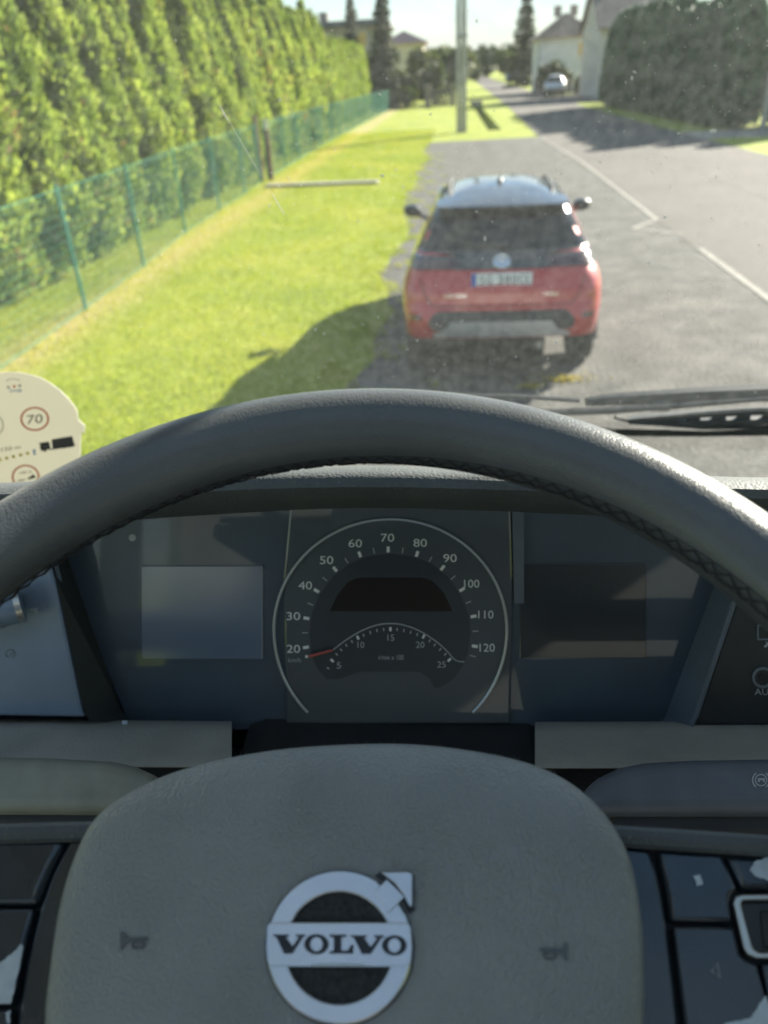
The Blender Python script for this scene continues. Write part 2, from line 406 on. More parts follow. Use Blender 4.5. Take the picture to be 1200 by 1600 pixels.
# tar seams and repairs in the asphalt
mat('tar', (0.045, 0.044, 0.042), 0.75, var=0.3, vscale=12, bump=0.4, bscale=60)
def tar_seam(par, pts, w, z, seed):
    P = ragged(pts, 0.035, 0.3, seed); A, B = [], []; q = random.Random(seed)
    for i, p in enumerate(P):
        d = P[min(i+1, len(P)-1)]-P[max(i-1, 0)]; d = d/np.linalg.norm(d); n = np.array([-d[1], d[0]]); ww = w*q.uniform(0.5, 1.1)
        A.append((*(p+n*ww/2), z)); B.append((*(p-n*ww/2), z))
    return MB().grid([A, B]).build('tar_seam', 'tar', par)
tar_seam(park_o, [(1.9, 13.2), (2.6, 11.8), (3.55, 10.3)], 0.07, 0.0085, 1)
tar_seam(park_o, [(2.3, 8.2), (2.9, 8.9), (3.5, 9.0)], 0.045, 0.0085, 2)
tar_seam(park_o, [(1.7, 19.5), (2.6, 18.0), (3.5, 17.6)], 0.06, 0.0085, 3)
tar_seam(road_o, [(6.3, 8), (6.25, 20), (6.4, 40), (6.6, 60)], 0.05, 0.0125, 4)
tar_seam(road_o, [(3.9, 21.5), (5.2, 22.4), (6.2, 22.2), (8.8, 23.0)], 0.06, 0.0125, 5)
tar_seam(road_o, [(6.3, 15.0), (7.4, 16.2), (8.9, 16.8)], 0.05, 0.0125, 6)
# concrete kerb slab across the grass by the fence gate, culvert head of the ditch
tag(MB().box((-3.5, 22.35, 0.04), (3.1, 0.32, 0.08), R(-4)).build('concrete_slab', 'concrete', bevel=0.01),
    'narrow pale concrete slab lying across the grass by the wooden posts', 'slab')
tag(MB().box((2.09, 71.9, 0.12), (1.0, 0.5, 0.5)).build('culvert_head', 'concrete', bevel=0.03),
    'grey concrete culvert head at the far end of the roadside ditch', 'culvert')

# ------------------------------------------------------------------ foliage meshes
def quads(P, A, B):
    """quads centred on P with half axes A and B, drawn as a kite so that leaves taper"""
    V = np.stack([P-A, P+B*0.9-A*0.1, P+A, P-B*0.9-A*0.1], 1).reshape(-1, 3)
    return V, np.arange(len(V)).reshape(-1, 4)
def unit(v): return v/(np.linalg.norm(v, axis=-1, keepdims=True)+1e-9)
def thuja_crown(h, rad, n, leaf, seed, lump=0.16, tip=0.62):
    g = np.random.default_rng(seed)
    t = g.random(n)**0.9; a = g.random(n)*2*np.pi
    ph = g.random(8)*6.28
    def prof(t): return rad*np.minimum(1.0, ((1.001-t)**tip)*1.25)*(0.80+0.20*np.minimum(1, t*6))
    def lumps(a, t): return lump*(np.sin(3*a+9*t+ph[0])*0.5+np.sin(5*a-17*t+ph[1])*0.4+np.sin(2*a+31*t+ph[2])*0.35+np.sin(9*a+40*t+ph[3])*0.3)
    lm = lumps(a, t)
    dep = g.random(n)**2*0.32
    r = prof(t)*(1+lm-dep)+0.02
    z = 0.12+t*(h-0.12)
    P = np.stack([r*np.cos(a), r*np.sin(a), z], 1)+g.normal(size=(n, 3))*leaf*0.35
    out = np.stack([np.cos(a), np.sin(a), 0*a], 1); tan = np.stack([-np.sin(a), np.cos(a), 0*a], 1); up = np.array([0, 0, 1.0])
    ax = unit(up*(0.65+0.4*g.random((n, 1)))+out*(0.35+0.5*g.random((n, 1)))+tan*g.normal(size=(n, 1))*0.45)
    bx = unit(np.cross(ax, unit(out*0.8+tan*g.normal(size=(n, 1))*0.9+0.01)))
    s = leaf*(0.6+0.8*g.random((n, 1)))
    V, Fq = quads(P, ax*s*0.75, bx*s*0.42)
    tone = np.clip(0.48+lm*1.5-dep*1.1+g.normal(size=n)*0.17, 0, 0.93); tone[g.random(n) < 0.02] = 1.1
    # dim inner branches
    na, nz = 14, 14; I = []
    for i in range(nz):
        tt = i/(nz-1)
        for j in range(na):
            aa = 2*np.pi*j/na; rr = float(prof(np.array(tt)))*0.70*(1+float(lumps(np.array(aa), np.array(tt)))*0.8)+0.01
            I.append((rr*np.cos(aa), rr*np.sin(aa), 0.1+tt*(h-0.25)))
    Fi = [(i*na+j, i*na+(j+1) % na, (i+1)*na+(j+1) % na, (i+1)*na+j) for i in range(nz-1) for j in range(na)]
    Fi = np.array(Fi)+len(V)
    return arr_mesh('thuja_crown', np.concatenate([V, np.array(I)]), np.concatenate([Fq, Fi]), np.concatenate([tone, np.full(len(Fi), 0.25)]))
def spruce_crown(h, rad, n, leaf, seed, droop=0.35):
    g = np.random.default_rng(seed); Ps, As, Bs, T = [], [], [], []
    nl = int(h*3.0)
    for i in range(nl):
        t = (i+0.5*g.random())/nl; z0 = 0.5+t*(h-0.5); L = rad*(1-t)**0.85*(0.8+0.35*g.random())+0.10
        nb = 9
        for k in range(nb):
            a = 2*np.pi*(k+g.random()*0.7)/nb; m = max(6, int(n/(nl*nb)*(0.35+1.2*(1-t)))); Lb = L*(0.75+0.4*g.random())
            s = g.random(m)**0.7
            d = np.array([np.cos(a), np.sin(a)])
            x = s*Lb; zz = z0-droop*x+0.14*x*x/max(Lb, .3)+g.normal(size=m)*0.05-g.random(m)*0.16
            lat = g.normal(size=m)*0.11*Lb*(0.3+s)
            P = np.stack([d[0]*x-d[1]*lat, d[1]*x+d[0]*lat, zz], 1)
            A = unit(np.stack([np.full(m, d[0]), np.full(m, d[1]), -0.55+g.normal(size=m)*0.4], 1)+g.normal(size=(m, 3))*0.35)
            Bv = unit(np.cross(A, g.normal(size=(m, 3))))
            q = leaf*(0.6+0.8*g.random((m, 1)))
            Ps.append(P); As.append(A*q); Bs.append(Bv*q*0.42); T.append(np.clip(0.25+0.5*s+g.normal(size=m)*0.15, 0, 0.95))
    V, Fq = quads(np.concatenate(Ps), np.concatenate(As), np.concatenate(Bs))
    return arr_mesh('spruce_crown', V, Fq, np.concatenate(T))
def leafy_crown(w, d, h, z0, n, leaf, seed, lobes=9):
    g = np.random.default_rng(seed)
    C = np.stack([g.uniform(-.30, .30, lobes)*w, g.uniform(-.30, .30, lobes)*d, z0+h*(0.25+0.55*g.random(lobes))], 1)
    S = np.stack([w*g.uniform(.18, .30, lobes), d*g.uniform(.18, .30, lobes), h*g.uniform(.16, .28, lobes)], 1)
    C[0] = (0, 0, z0+h*0.45); S[0] = (w*0.38, d*0.38, h*0.42)
    k = g.integers(0, lobes, n); u = unit(g.normal(size=(n, 3))); rr = (0.55+0.5*g.random((n, 1))**0.6)
    P = C[k]+u*S[k]*rr+g.normal(size=(n, 3))*leaf*0.4; P[:, 2] = np.maximum(P[:, 2], 0.05)
    A = unit(u+g.normal(size=(n, 3))*0.9); B = unit(np.cross(A, g.normal(size=(n, 3))))
    q = leaf*(0.6+0.8*g.random((n, 1)))
    V, Fq = quads(P, A*q, B*q*0.7)
    lt = g.normal(size=lobes)*0.12
    return arr_mesh('leafy_crown', V, Fq, np.clip(0.45+lt[k]+0.25*(rr[:, 0]-0.8)+g.normal(size=n)*0.18, 0, 0.95))
ORD = ['nearest', 'second', 'third', 'fourth', 'fifth', 'sixth', 'seventh', 'eighth', 'ninth', 'tenth', 'eleventh', 'twelfth', 'thirteenth', 'fourteenth', 'fifteenth',
       'sixteenth', 'seventeenth', 'eighteenth', 'nineteenth', 'twentieth', 'twenty-first', 'twenty-second', 'twenty-third', 'twenty-fourth', 'twenty-fifth', 'twenty-sixth',
       'twenty-seventh', 'twenty-eighth', 'twenty-ninth', 'thirtieth', 'thirty-first', 'thirty-second', 'thirty-third', 'thirty-fourth', 'thirty-fifth', 'thirty-sixth',
       'thirty-seventh', 'thirty-eighth', 'thirty-ninth', 'fortieth']
def trunk_mesh(h, r):
    return MB().tube([(0, 0, -0.05), (0.02, 0.01, h*0.3), (-0.01, 0.02, h*0.65), (0, 0, h*0.95)], [r, r*0.8, r*0.5, r*0.12], 7).mesh('trunk')
def tree(name, label, cat, loc, crown, leafm, trunk, group=None, rz=0.0, sc=(1, 1, 1)):
    t = thing(name, label, cat, (0, 0, 0), group)
    c = link_mesh('crown', crown, leafm, t); k = link_mesh('trunk', trunk, 'bark', t)
    t.location = loc; t.rotation_euler = (0, 0, rz); t.scale = sc
    return t

# left hedge of tall thujas behind the fence
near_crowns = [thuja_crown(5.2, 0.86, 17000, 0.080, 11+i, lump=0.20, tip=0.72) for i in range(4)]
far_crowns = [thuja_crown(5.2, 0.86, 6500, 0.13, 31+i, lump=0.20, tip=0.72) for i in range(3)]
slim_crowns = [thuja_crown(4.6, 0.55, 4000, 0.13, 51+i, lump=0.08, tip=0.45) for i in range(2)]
tk5 = trunk_mesh(4.6, 0.09)
hr = random.Random(3)
hy = 10.6; i = 0
while hy < 49:
    cm = near_crowns[hr.randrange(4)] if hy < 27 else far_crowns[hr.randrange(3)]
    s = hr.uniform(0.86, 1.10); hx = -6.55-0.010*(hy-10)+hr.uniform(-0.16, 0.16)
    sw = hr.uniform(0.88, 1.16)
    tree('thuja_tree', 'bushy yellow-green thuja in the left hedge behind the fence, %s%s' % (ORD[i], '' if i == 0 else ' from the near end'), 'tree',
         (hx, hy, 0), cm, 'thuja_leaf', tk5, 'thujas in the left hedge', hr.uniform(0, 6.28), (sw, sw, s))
    hy += hr.uniform(1.25, 1.6); i += 1
i = 0; hy = 50.3
while hy < 71:
    tree('thuja_tree', 'slim columnar thuja at the far end of the left hedge, %s%s' % (ORD[i], '' if i == 0 else ' from its near end'), 'tree',
         (-7.0+hr.uniform(-.1, .1), hy, 0), slim_crowns[i % 2], 'thuja_leaf', tk5, 'slim thujas beyond the left hedge', hr.uniform(0, 6.28), (1, 1, hr.uniform(0.93, 1.02)))
    hy += hr.uniform(1.0, 1.25); i += 1
# right hedge, seen against the light
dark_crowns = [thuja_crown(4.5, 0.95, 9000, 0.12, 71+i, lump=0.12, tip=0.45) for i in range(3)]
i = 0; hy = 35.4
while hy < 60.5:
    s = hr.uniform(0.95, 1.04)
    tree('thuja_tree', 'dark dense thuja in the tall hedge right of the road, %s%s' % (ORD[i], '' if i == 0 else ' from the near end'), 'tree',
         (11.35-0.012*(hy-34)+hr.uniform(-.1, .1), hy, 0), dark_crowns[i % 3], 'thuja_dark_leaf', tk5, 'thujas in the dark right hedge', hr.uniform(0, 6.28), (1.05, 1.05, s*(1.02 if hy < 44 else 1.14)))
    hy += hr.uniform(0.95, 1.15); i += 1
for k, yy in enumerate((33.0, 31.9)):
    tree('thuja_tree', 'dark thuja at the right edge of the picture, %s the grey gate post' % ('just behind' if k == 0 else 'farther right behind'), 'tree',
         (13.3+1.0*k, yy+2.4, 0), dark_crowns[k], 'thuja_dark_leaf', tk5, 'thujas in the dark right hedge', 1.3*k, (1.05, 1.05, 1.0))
# spruces and other trees
sp1 = spruce_crown(9.0, 1.9, 9000, 0.16, 5); sp2 = spruce_crown(10.5, 1.8, 9000, 0.17, 6); tk9 = trunk_mesh(8.5, 0.14)
tree('spruce_tree', 'tall dark spruce right of the road before the grey house', 'tree', (11.1, 135, 0), sp1, 'spruce_leaf', tk9, 'spruces', 0.4, (1.5, 1.5, 1.48))
tree('spruce_tree', 'tall dark spruce at the far left end of the green fence', 'tree', (-5.6, 75, 0), sp2, 'spruce_leaf', tk9, 'spruces', 1.4, (0.85, 0.85, 1.0))
tree('spruce_tree', 'slimmer spruce standing left of the tall one beyond the fence', 'tree', (-8.3, 76, 0), sp2, 'spruce_leaf', tk9, 'spruces', 2.6, (0.6, 0.6, 1.0))
tree('spruce_tree', 'spruce tip rising above the middle of the left hedge', 'tree', (-12.3, 56, 0), sp2, 'spruce_leaf', tk9, 'spruces', 3.6, (0.9, 0.9, 0.88))
tree('spruce_tree', 'small spruce tip left of the flat-roofed brown house', 'tree', (-13.8, 70, 0), sp1, 'spruce_leaf', tk9, 'spruces', 4.6, (0.7, 0.7, 0.94))
bushes = [leafy_crown(3.0, 3.0, 2.8, 0.1, 2600, 0.16, 81), leafy_crown(4.5, 4.0, 4.6, 0.6, 3600, 0.2, 82, 12), leafy_crown(2.2, 2.0, 1.6, 0.0, 1500, 0.13, 83, 7)]
tk2 = trunk_mesh(2.4, 0.07)
def bush(label, loc, k, leafm='bush_leaf', sc=1.0, cat='bush', name='bush', rz=0.0, zs=None):
    return tree(name, label, cat, loc, bushes[k], leafm, tk2, 'shrubs and small trees along the road', rz, (sc, sc, zs or sc))
bush('round dark green bush by the left end of the stone gate', (-3.9, 77, 0), 0, sc=0.95)
bush('green bush filling the gap behind the stone gate pillars', (-1.6, 79, 0), 0, sc=1.1, rz=1.0)
bush('small tree right behind the concrete utility pole', (0.2, 83, 0), 1, sc=0.95, cat='tree', name='small_tree', rz=2.0)
bush('tree left of the pole below the pink-roofed house', (-3.0, 92, 0), 1, sc=1.0, cat='tree', name='small_tree', rz=0.7)
bush('yellow autumn tree beside the pink-roofed house', (-1.8, 104, 0), 1, 'yellow_leaf', 1.08, 'tree', 'small_tree', 1.7)
bush('bushy green tree behind the spruce end of the fence', (-6.5, 82, 0), 1, sc=1.0, cat='tree', name='small_tree', rz=3.7)
bush('low clipped bush at the foot of the far fence end', (-3.6, 73.6, 0), 2, sc=1.0, rz=1.1)
bush('yellow-green shrub against the grey house wall, left one', (11.7, 91.5, 0), 0, sc=0.75, rz=0.3)
bush('yellow-green shrub against the grey house wall, right one', (14.2, 90, 0), 0, sc=0.8, rz=2.3)
bush('dark shrub between the silver car and the gabled house', (12.9, 87.5, 0), 2, 'spruce_leaf', 1.0, rz=2.0)
bush('bright yellow-green bush at the left foot of the dark hedge', (11.2, 64.0, 0), 2, 'yellow_leaf', 0.75, rz=0.9)
bush('shrub beside the tall spruce right of the road', (10.0, 91.0, 0), 0, sc=1.0, rz=1.9)
bush('yellow bush by the bend at the far end of the road', (6.6, 230, 0), 0, 'yellow_leaf', 1.2, rz=1.2)
bush('dark roadside tree left of the far parked car', (14.5, 225, 0), 1, 'spruce_leaf', 1.35, 'tree', 'small_tree', 0.2)
bush('dark roadside tree right of the far parked car', (19.5, 215, 0), 1, 'spruce_leaf', 1.3, 'tree', 'small_tree', 2.2)
bush('dark round tree behind the far parked car', (17.0, 245, 0), 1, 'spruce_leaf', 1.5, 'tree', 'small_tree', 4.2)
# far wood at the end of the road
Vs, Fs_, Ts, nb = [], [], [], 0
for k in range(60):
    g = np.random.default_rng(200+k)
    me = leafy_crown(8, 7, 10*(0.85+0.35*g.random()), 0.0, 620, 0.62, 300+k, 10)
    v = np.empty(len(me.vertices)*3, np.float32); me.vertices.foreach_get('co', v); v = v.reshape(-1, 3)
    tn = np.empty(len(me.polygons), np.float32); me.attributes['tone'].data.foreach_get('value', tn)
    v = v+np.array([-60+150*k/60+g.normal()*1.5, 335+g.uniform(-14, 22), 0])
    Vs.append(v); Fs_.append(np.arange(len(v)).reshape(-1, 4)+nb); nb += len(v); Ts.append(tn); bpy.data.meshes.remove(me)
wood = link_mesh('far_wood', arr_mesh('far_wood', np.concatenate(Vs), np.concatenate(Fs_), np.concatenate(Ts)), 'forest_leaf')
tag(wood, 'far wood closing the end of the road', 'wood', kind='stuff')

# grass blades on the verge
def blades(x0, x1, y0, y1, n, h, seed, keep=None):
    g = np.random.default_rng(seed)
    y = y0+(y1-y0)*g.random(n)**1.5; x = x0+(x1-x0)*g.random(n)
    if keep is not None:
        k = keep(x, y); x, y = x[k], y[k]; n = len(x)
    a = g.random(n)*6.28; hh = h*(0.5+g.random(n)); sc = 1+np.maximum(0, (y-8))*0.035
    wv = np.stack([np.cos(a), np.sin(a), 0*a], 1)*(0.006*sc)[:, None]; lean = g.normal(size=(n, 2))*0.5
    P = np.stack([x, y, 0*x], 1); tip = P+np.stack([lean[:, 0]*hh, lean[:, 1]*hh, hh], 1)
    V = np.stack([P-wv, P+wv, tip], 1).reshape(-1, 3)
    pt = np.sin(x*1.9+np.sin(y*0.7)*2)*0.10+np.sin(y*1.3+x*0.8)*0.10
    dry = np.clip(1-np.abs(x+4.75)/0.55, 0, 1)*0.5
    return V, np.arange(len(V)).reshape(-1, 3), np.clip(0.5+pt+dry+g.normal(size=n)*0.17, 0, 0.95)
edge = np.interp
ly = [p[1] for p in lefts]; lx = [p[0] for p in lefts]
V1, F1, T1 = blades(-6.2, -0.4, 5.2, 44, 150000, 0.036, 1, lambda x, y: x < np.interp(y, ly, lx)+0.12*np.sin(y*5)+0.05)
g0 = np.random.default_rng(9)
V2, F2, T2 = blades(-1.3, -0.1, 5.2, 30, 26000, 0.045, 2, lambda x, y: (np.sin(x*7+y*3.1)+np.sin(y*5.7-x*4)+np.sin(x*19+y*11)*0.6) > 0.6+(x+1.0)*1.6)
gb = link_mesh('grass', arr_mesh('grass', np.concatenate([V1, V2]), np.concatenate([F1, F2+len(V1)]), np.concatenate([T1, T2])), 'grass_blade')
tag(gb, 'short bright grass of the verge between fence and parking strip', 'grass', kind='stuff')
# loose chippings on the parking strip
foliage('gravel', (0.04, 0.038, 0.035), (0.10, 0.095, 0.086), (0.22, 0.205, 0.18), 0.0)
g = np.random.default_rng(21); n = 16000
sy = 5.0+13*g.random(n)**1.7; sx = np.where(g.random(n) < 0.45, -0.9+np.abs(g.normal(size=n))*0.45, -0.9+4.5*g.random(n))
ok = (sx > np.interp(sy, ly, lx)-0.05) & (sx < 3.6); sx, sy = sx[ok], sy[ok]; n = len(sx)
s = 0.0045*np.exp(g.normal(size=n)*0.45); th = g.random(n)*6.28
base = np.array([(1, 0, 0), (0, .8, 0), (-1, 0, 0), (0, -.8, 0), (0, 0, .7)])
V = np.empty((n, 5, 3)); 
for q in range(5):
    V[:, q, 0] = sx+s*(base[q, 0]*np.cos(th)-base[q, 1]*np.sin(th)); V[:, q, 1] = sy+s*(base[q, 0]*np.sin(th)+base[q, 1]*np.cos(th)); V[:, q, 2] = 0.004+s*base[q, 2]
Fq = np.concatenate([np.arange(n)[:, None]*5+np.array(f)[None] for f in ((0, 1, 4), (1, 2, 4), (2, 3, 4), (3, 0, 4))])
tag(link_mesh('gravel', arr_mesh('gravel', V.reshape(-1, 3), Fq, np.tile(np.clip(0.45+g.normal(size=n)*0.25, 0, 1), 4)), 'gravel'), 'loose grey chippings scattered on the parking strip', 'gravel', kind='stuff')
# small yellow weeds in the asphalt behind the red car
for k, (wx, wy, lab) in enumerate(((0.70, 6.63, 'small yellow weed tuft in the asphalt behind the red car'), (1.00, 6.80, 'flat pale weed patch in the asphalt right of the yellow tuft'))):
    g = np.random.default_rng(60+k); n = 420
    a = g.random(n)*6.28; r = np.abs(g.normal(size=n))*(0.05 if k == 0 else 0.10)
    P = np.stack([wx+r*np.cos(a)*(1 if k == 0 else 1.6), wy+r*np.sin(a)*0.6, 0.006+g.random(n)*0.03], 1)
    A = unit(g.normal(size=(n, 3))); B = unit(np.cross(A, g.normal(size=(n, 3))))
    V, Fq = quads(P, A*0.012, B*0.009)
    tag(link_mesh('weed_tuft', arr_mesh('weed_tuft', V, Fq, np.clip(0.6+g.normal(size=n)*0.2, 0, 0.95)), 'yellow_leaf'), lab, 'weed', 'weeds in the asphalt', 'stuff')

# ------------------------------------------------------------------ fence
mat('fence_green', (0.045, 0.20, 0.15), 0.75, var=0.15, vscale=20, spec=0.15)
fx = [(-4.55, 3.0), (-4.83, 9.84), (-4.97, 12.45), (-5.22, 15.6), (-5.45, 23.7), (-5.60, 36), (-5.45, 55), (-5.15, 72)]
def fpt(y): return np.array([float(np.interp(y, [p[1] for p in fx], [p[0] for p in fx])), y])
FH = 1.5
def wire_panel(L, H, p, r):
    """diamond chain-link: zigzag wires with three-sided section"""
    b = MB(); nz = int(round(H/p)); nx = int(round(L/p)); p2 = H/nz; pxx = L/nx
    for i in range(nx):
        for sgn in (0, 1):
            pts = []
            if sgn: continue
            for k in range(nz+1): pts.append((pxx*(i+(k+i) % 2), 0.002*(1 if k % 2 else -1), 0.03+p2*k))
            b.tube(pts, r, 3, caps=False)
    for z in (0.04, H+0.02): b.tube([(0, 0, z), (L*0.5, 0, z-0.008), (L, 0, z)], r*1.3, 3, caps=False)
    return b.mesh('wire_mesh', fix=False)
def post_mesh(H): return MB().tube([(0, 0, -0.1), (0, 0, H+0.05)], 0.024, 8).mesh('post')
fa = thing('chain_link_fence', 'green chain-link fence with thin posts along the left hedge, near stretch', 'fence', (-4.83, 9.84, 0), 'green chain-link fences')
fb = thing('chain_link_fence', 'green chain-link fence beyond the wooden posts, far stretch', 'fence', (-5.5, 25, 0), 'green chain-link fences')
pm = post_mesh(FH); wm = wire_panel(2.7, FH-0.03, 0.052, 0.0031)
wf = wire_panel(2.7, FH-0.03, 0.080, 0.0052)
def fence_run(par, ysp, wmesh):
    for y in ysp:
        o = link_mesh('post', pm, 'fence_green', par); q = fpt(y); o.location = (q[0], q[1], 0); o.rotation_euler = (random.uniform(-.02, .02), random.uniform(-.02, .02), 0)
    for a, b_ in zip(ysp[:-1], ysp[1:]):
        A, B = fpt(a), fpt(b_); d = B-A
        o = link_mesh('wire_mesh', wmesh, 'fence_green', par); o['kind'] = 'stuff'
        o.location = (A[0], A[1], 0); o.rotation_euler = (0, 0, math.atan2(d[1], d[0])); o.scale = (np.linalg.norm(d)/2.7, 1, 1)
fence_run(fa, [4.6, 7.2, 9.84, 12.45, 15.5, 18.4, 21.2, 23.6], wm)
fence_run(fb, [24.6]+list(np.arange(27.6, 73, 3.0)), wf)
for k, (px_, lab) in enumerate(((-5.56, 'left of the two weathered brown wooden posts in the fence line'), (-5.28, 'right of the two weathered brown wooden posts, with a white tag'))):
    t = thing('wooden_post', lab, 'post', (px_, 24.15+0.05*k, 0), 'wooden gate posts')
    MB().tube([(px_, 24.15+.05*k, -0.1), (px_+0.01, 24.15+.05*k, 0.9), (px_-0.015+0.03*k, 24.16+.05*k, 1.72-0.1*k)], [0.075, 0.07, 0.06], 9).build('post', 'wood_brown', t, smooth=True)
    if k == 1: MB().box((px_+0.03, 24.10, 1.48), (0.11, 0.012, 0.26)).build('tag', 'white_enamel', t, bevel=0.003)

# ------------------------------------------------------------------ poles, gate, houses
mat('pole_concrete', (0.36, 0.35, 0.32), 0.85, var=0.15, vscale=3, bump=0.3, bscale=30)
mat('pole_steel', (0.25, 0.26, 0.27), 0.5, metal=0.4)
px0 = 0.53
t = thing('utility_pole', 'stout pale concrete utility pole on the grass beyond the parking strip', 'pole', (px0, 40.7, 0))
MB().box((px0+0.08, 40.7, 5.0), (0.27, 0.30, 10.2), taper=0.7).build('pole', 'pole_concrete', t, bevel=0.02)
MB().box((px0-0.165, 40.74, 4.95), (0.20, 0.24, 10.0), taper=0.75).build('brace', 'pole_concrete', t, bevel=0.02)
MB().box((px0, 40.56, 3.9), (0.50, 0.05, 0.10)).build('clamp', 'pole_steel', t)
t = thing('street_lamp', 'slender far street lamp with arm and lamp head right of the utility pole', 'lamp', (0.55, 78, 0))
MB().tube([(0.55, 78, 0), (0.55, 78, 7.6), (0.75, 78, 7.95), (1.6, 78, 8.05)], [0.07, 0.05, 0.045, 0.04], 8).build('pole', 'pole_steel', t, smooth=True)
MB().box((1.85, 78, 8.04), (0.6, 0.26, 0.13)).build('lamp_head', 'pole_steel', t, bevel=0.03)
t = thing('gate_post', 'grey steel gate post beside the driveway at the right edge', 'post', (11.45, 32.6, 0))
MB().box((11.45, 32.6, 0.95), (0.16, 0.16, 1.9)).build('post', 'pole_steel', t, bevel=0.01)
MB().box((11.45, 32.6, 1.93), (0.22, 0.22, 0.06)).build('cap', 'pole_steel', t, bevel=0.01)
mat('gate_stone', (0.25, 0.21, 0.17), 0.9, var=0.3, vscale=5, bump=0.5, bscale=12)
mat('gate_dark', (0.055, 0.045, 0.04), 0.6)
t = thing('stone_gate', 'dark slatted garden gate between two stone pillars beyond the verge', 'gate', (-0.9, 74, 0))
for xx in (-1.95, 0.15):
    o = MB().box((xx, 74, 0.8), (0.5, 0.5, 1.6)).build('pillar', 'gate_stone', t, bevel=0.02)
    MB().box((xx, 74, 1.65), (0.62, 0.62, 0.1)).build('cap', 'concrete', o, bevel=0.02)
for k in range(9): MB().box((-1.55+0.165*k, 74, 0.68), (0.125, 0.04, 1.25)).build('slat', 'gate_dark', t)
for zz in (0.25, 1.15): MB().box((-0.89, 74.04, zz), (1.5, 0.04, 0.08)).build('rail', 'gate_dark', t)

mat('wall_grey', (0.58, 0.59, 0.60), 0.9, var=0.05, vscale=2, bump=0.2, bscale=25)
mat('wall_beige', (0.52, 0.48, 0.43), 0.9, var=0.06, vscale=2, bump=0.2, bscale=25)
mat('wall_cream', (0.55, 0.49, 0.37), 0.9, var=0.05, vscale=2)
mat('wall_ochre', (0.36, 0.31, 0.19), 0.9, var=0.12, vscale=3)
mat('roof_tan', (0.27, 0.20, 0.15), 0.8, var=0.15, vscale=2)
mat('roof_brown', (0.17, 0.135, 0.115), 0.8, var=0.15, vscale=2)
mat('roof_pink', (0.30, 0.19, 0.18), 0.8, var=0.12, vscale=2)
mat('roof_slate', (0.10, 0.11, 0.12), 0.7, var=0.15, vscale=2)
mat('window_glass', (0.03, 0.04, 0.05), 0.08)
mat('window_frame', (0.62, 0.61, 0.58), 0.5)
mat('pane_yellow', (0.62, 0.40, 0.06), 0.7, var=0.08, vscale=6)  # even yellow tone for a few window panes
mat('chimney_brick', (0.24, 0.21, 0.19), 0.9, var=0.2, vscale=6)
def window(par, x, y, z, w, h, pane='window_glass', side=False):
    d = (w, 0.10, h)
    f = MB().box((x, y-0.02, z), (w+0.16, 0.10, h+0.16)).build('window', 'window_frame', par, bevel=0.01)
    MB().box((x-w*0.25-0.01, y-0.06, z), (w*0.48, 0.05, h)).build('pane', pane, f)
    MB().box((x+w*0.25+0.01, y-0.06, z), (w*0.48, 0.05, h)).build('pane', pane, f)
    MB().box((x, y-0.06, z-h/2-0.11), (w+0.3, 0.22, 0.05)).build('sill', 'window_frame', f)
def hip_roof(x0, x1, y0, y1, z0, z1, inset, ov=0.45):
    b = MB(); a, c, d, e = x0-ov, x1+ov, y0-ov, y1+ov; ym = (d+e)/2; xm = (a+c)/2
    if (x1-x0) >= (y1-y0): r0, r1 = (a+inset, ym, z1), (c-inset, ym, z1)
    else: r0, r1 = (xm, d+inset, z1), (xm, e-inset, z1)
    V = [(a, d, z0), (c, d, z0), (c, e, z0), (a, e, z0), (a, d, z0+0.14), (c, d, z0+0.14), (c, e, z0+0.14), (a, e, z0+0.14), r0, r1]
    fs = [(3, 2, 1, 0), (0, 1, 5, 4), (1, 2, 6, 5), (2, 3, 7, 6), (3, 0, 4, 7)]
    if (x1-x0) >= (y1-y0): fs += [(4, 5, 9, 8), (6, 7, 8, 9), (5, 6, 9), (7, 4, 8)]
    else: fs += [(4, 5, 8), (6, 7, 9), (5, 6, 9, 8), (7, 4, 8, 9)]
    return b.add(V, fs)
def roof_ribs(b, x0, x1, y0, z0, xr, yr, zr, n):
    for k in range(n+1):
        u = k/n; xa = x0+(x1-x0)*u
        b.tube([(xa, y0, z0), (xr+(xa-xr)*0.04, yr-(yr-y0)*0.04, zr-(zr-z0)*0.04)], 0.05, 4)
# grey house with hipped roof
t = thing('house', 'pale grey house with tan hipped roof and twin chimneys right of the road', 'house', (12.2, 99, 0), 'houses along the road')
MB().box((12.2, 99, 2.55), (5.7, 8, 5.1)).build('wall', 'wall_grey', t)
rf = hip_roof(9.35, 15.05, 95, 103, 5.0, 7.4, 3.4).build('roof', 'roof_tan', t)
rb = MB(); roof_ribs(rb, 9.1, 15.4, 94.6, 5.22, 12.2, 98.0, 7.4, 16); rb.build('roof_ridges', 'roof_tan', rf)
for cx in (11.4, 13.1): MB().box((cx, 98.5, 7.55), (0.75, 0.6, 1.0)).build('chimney', 'chimney_brick', rf, bevel=0.02)
window(t, 13.85, 95, 3.95, 0.95, 1.15, 'pane_yellow'); window(t, 10.6, 95, 1.7, 1.0, 1.3)
MB().box((9.32, 95.6, 2.3), (0.1, 0.1, 4.6)).build('downpipe', 'pole_steel', t)
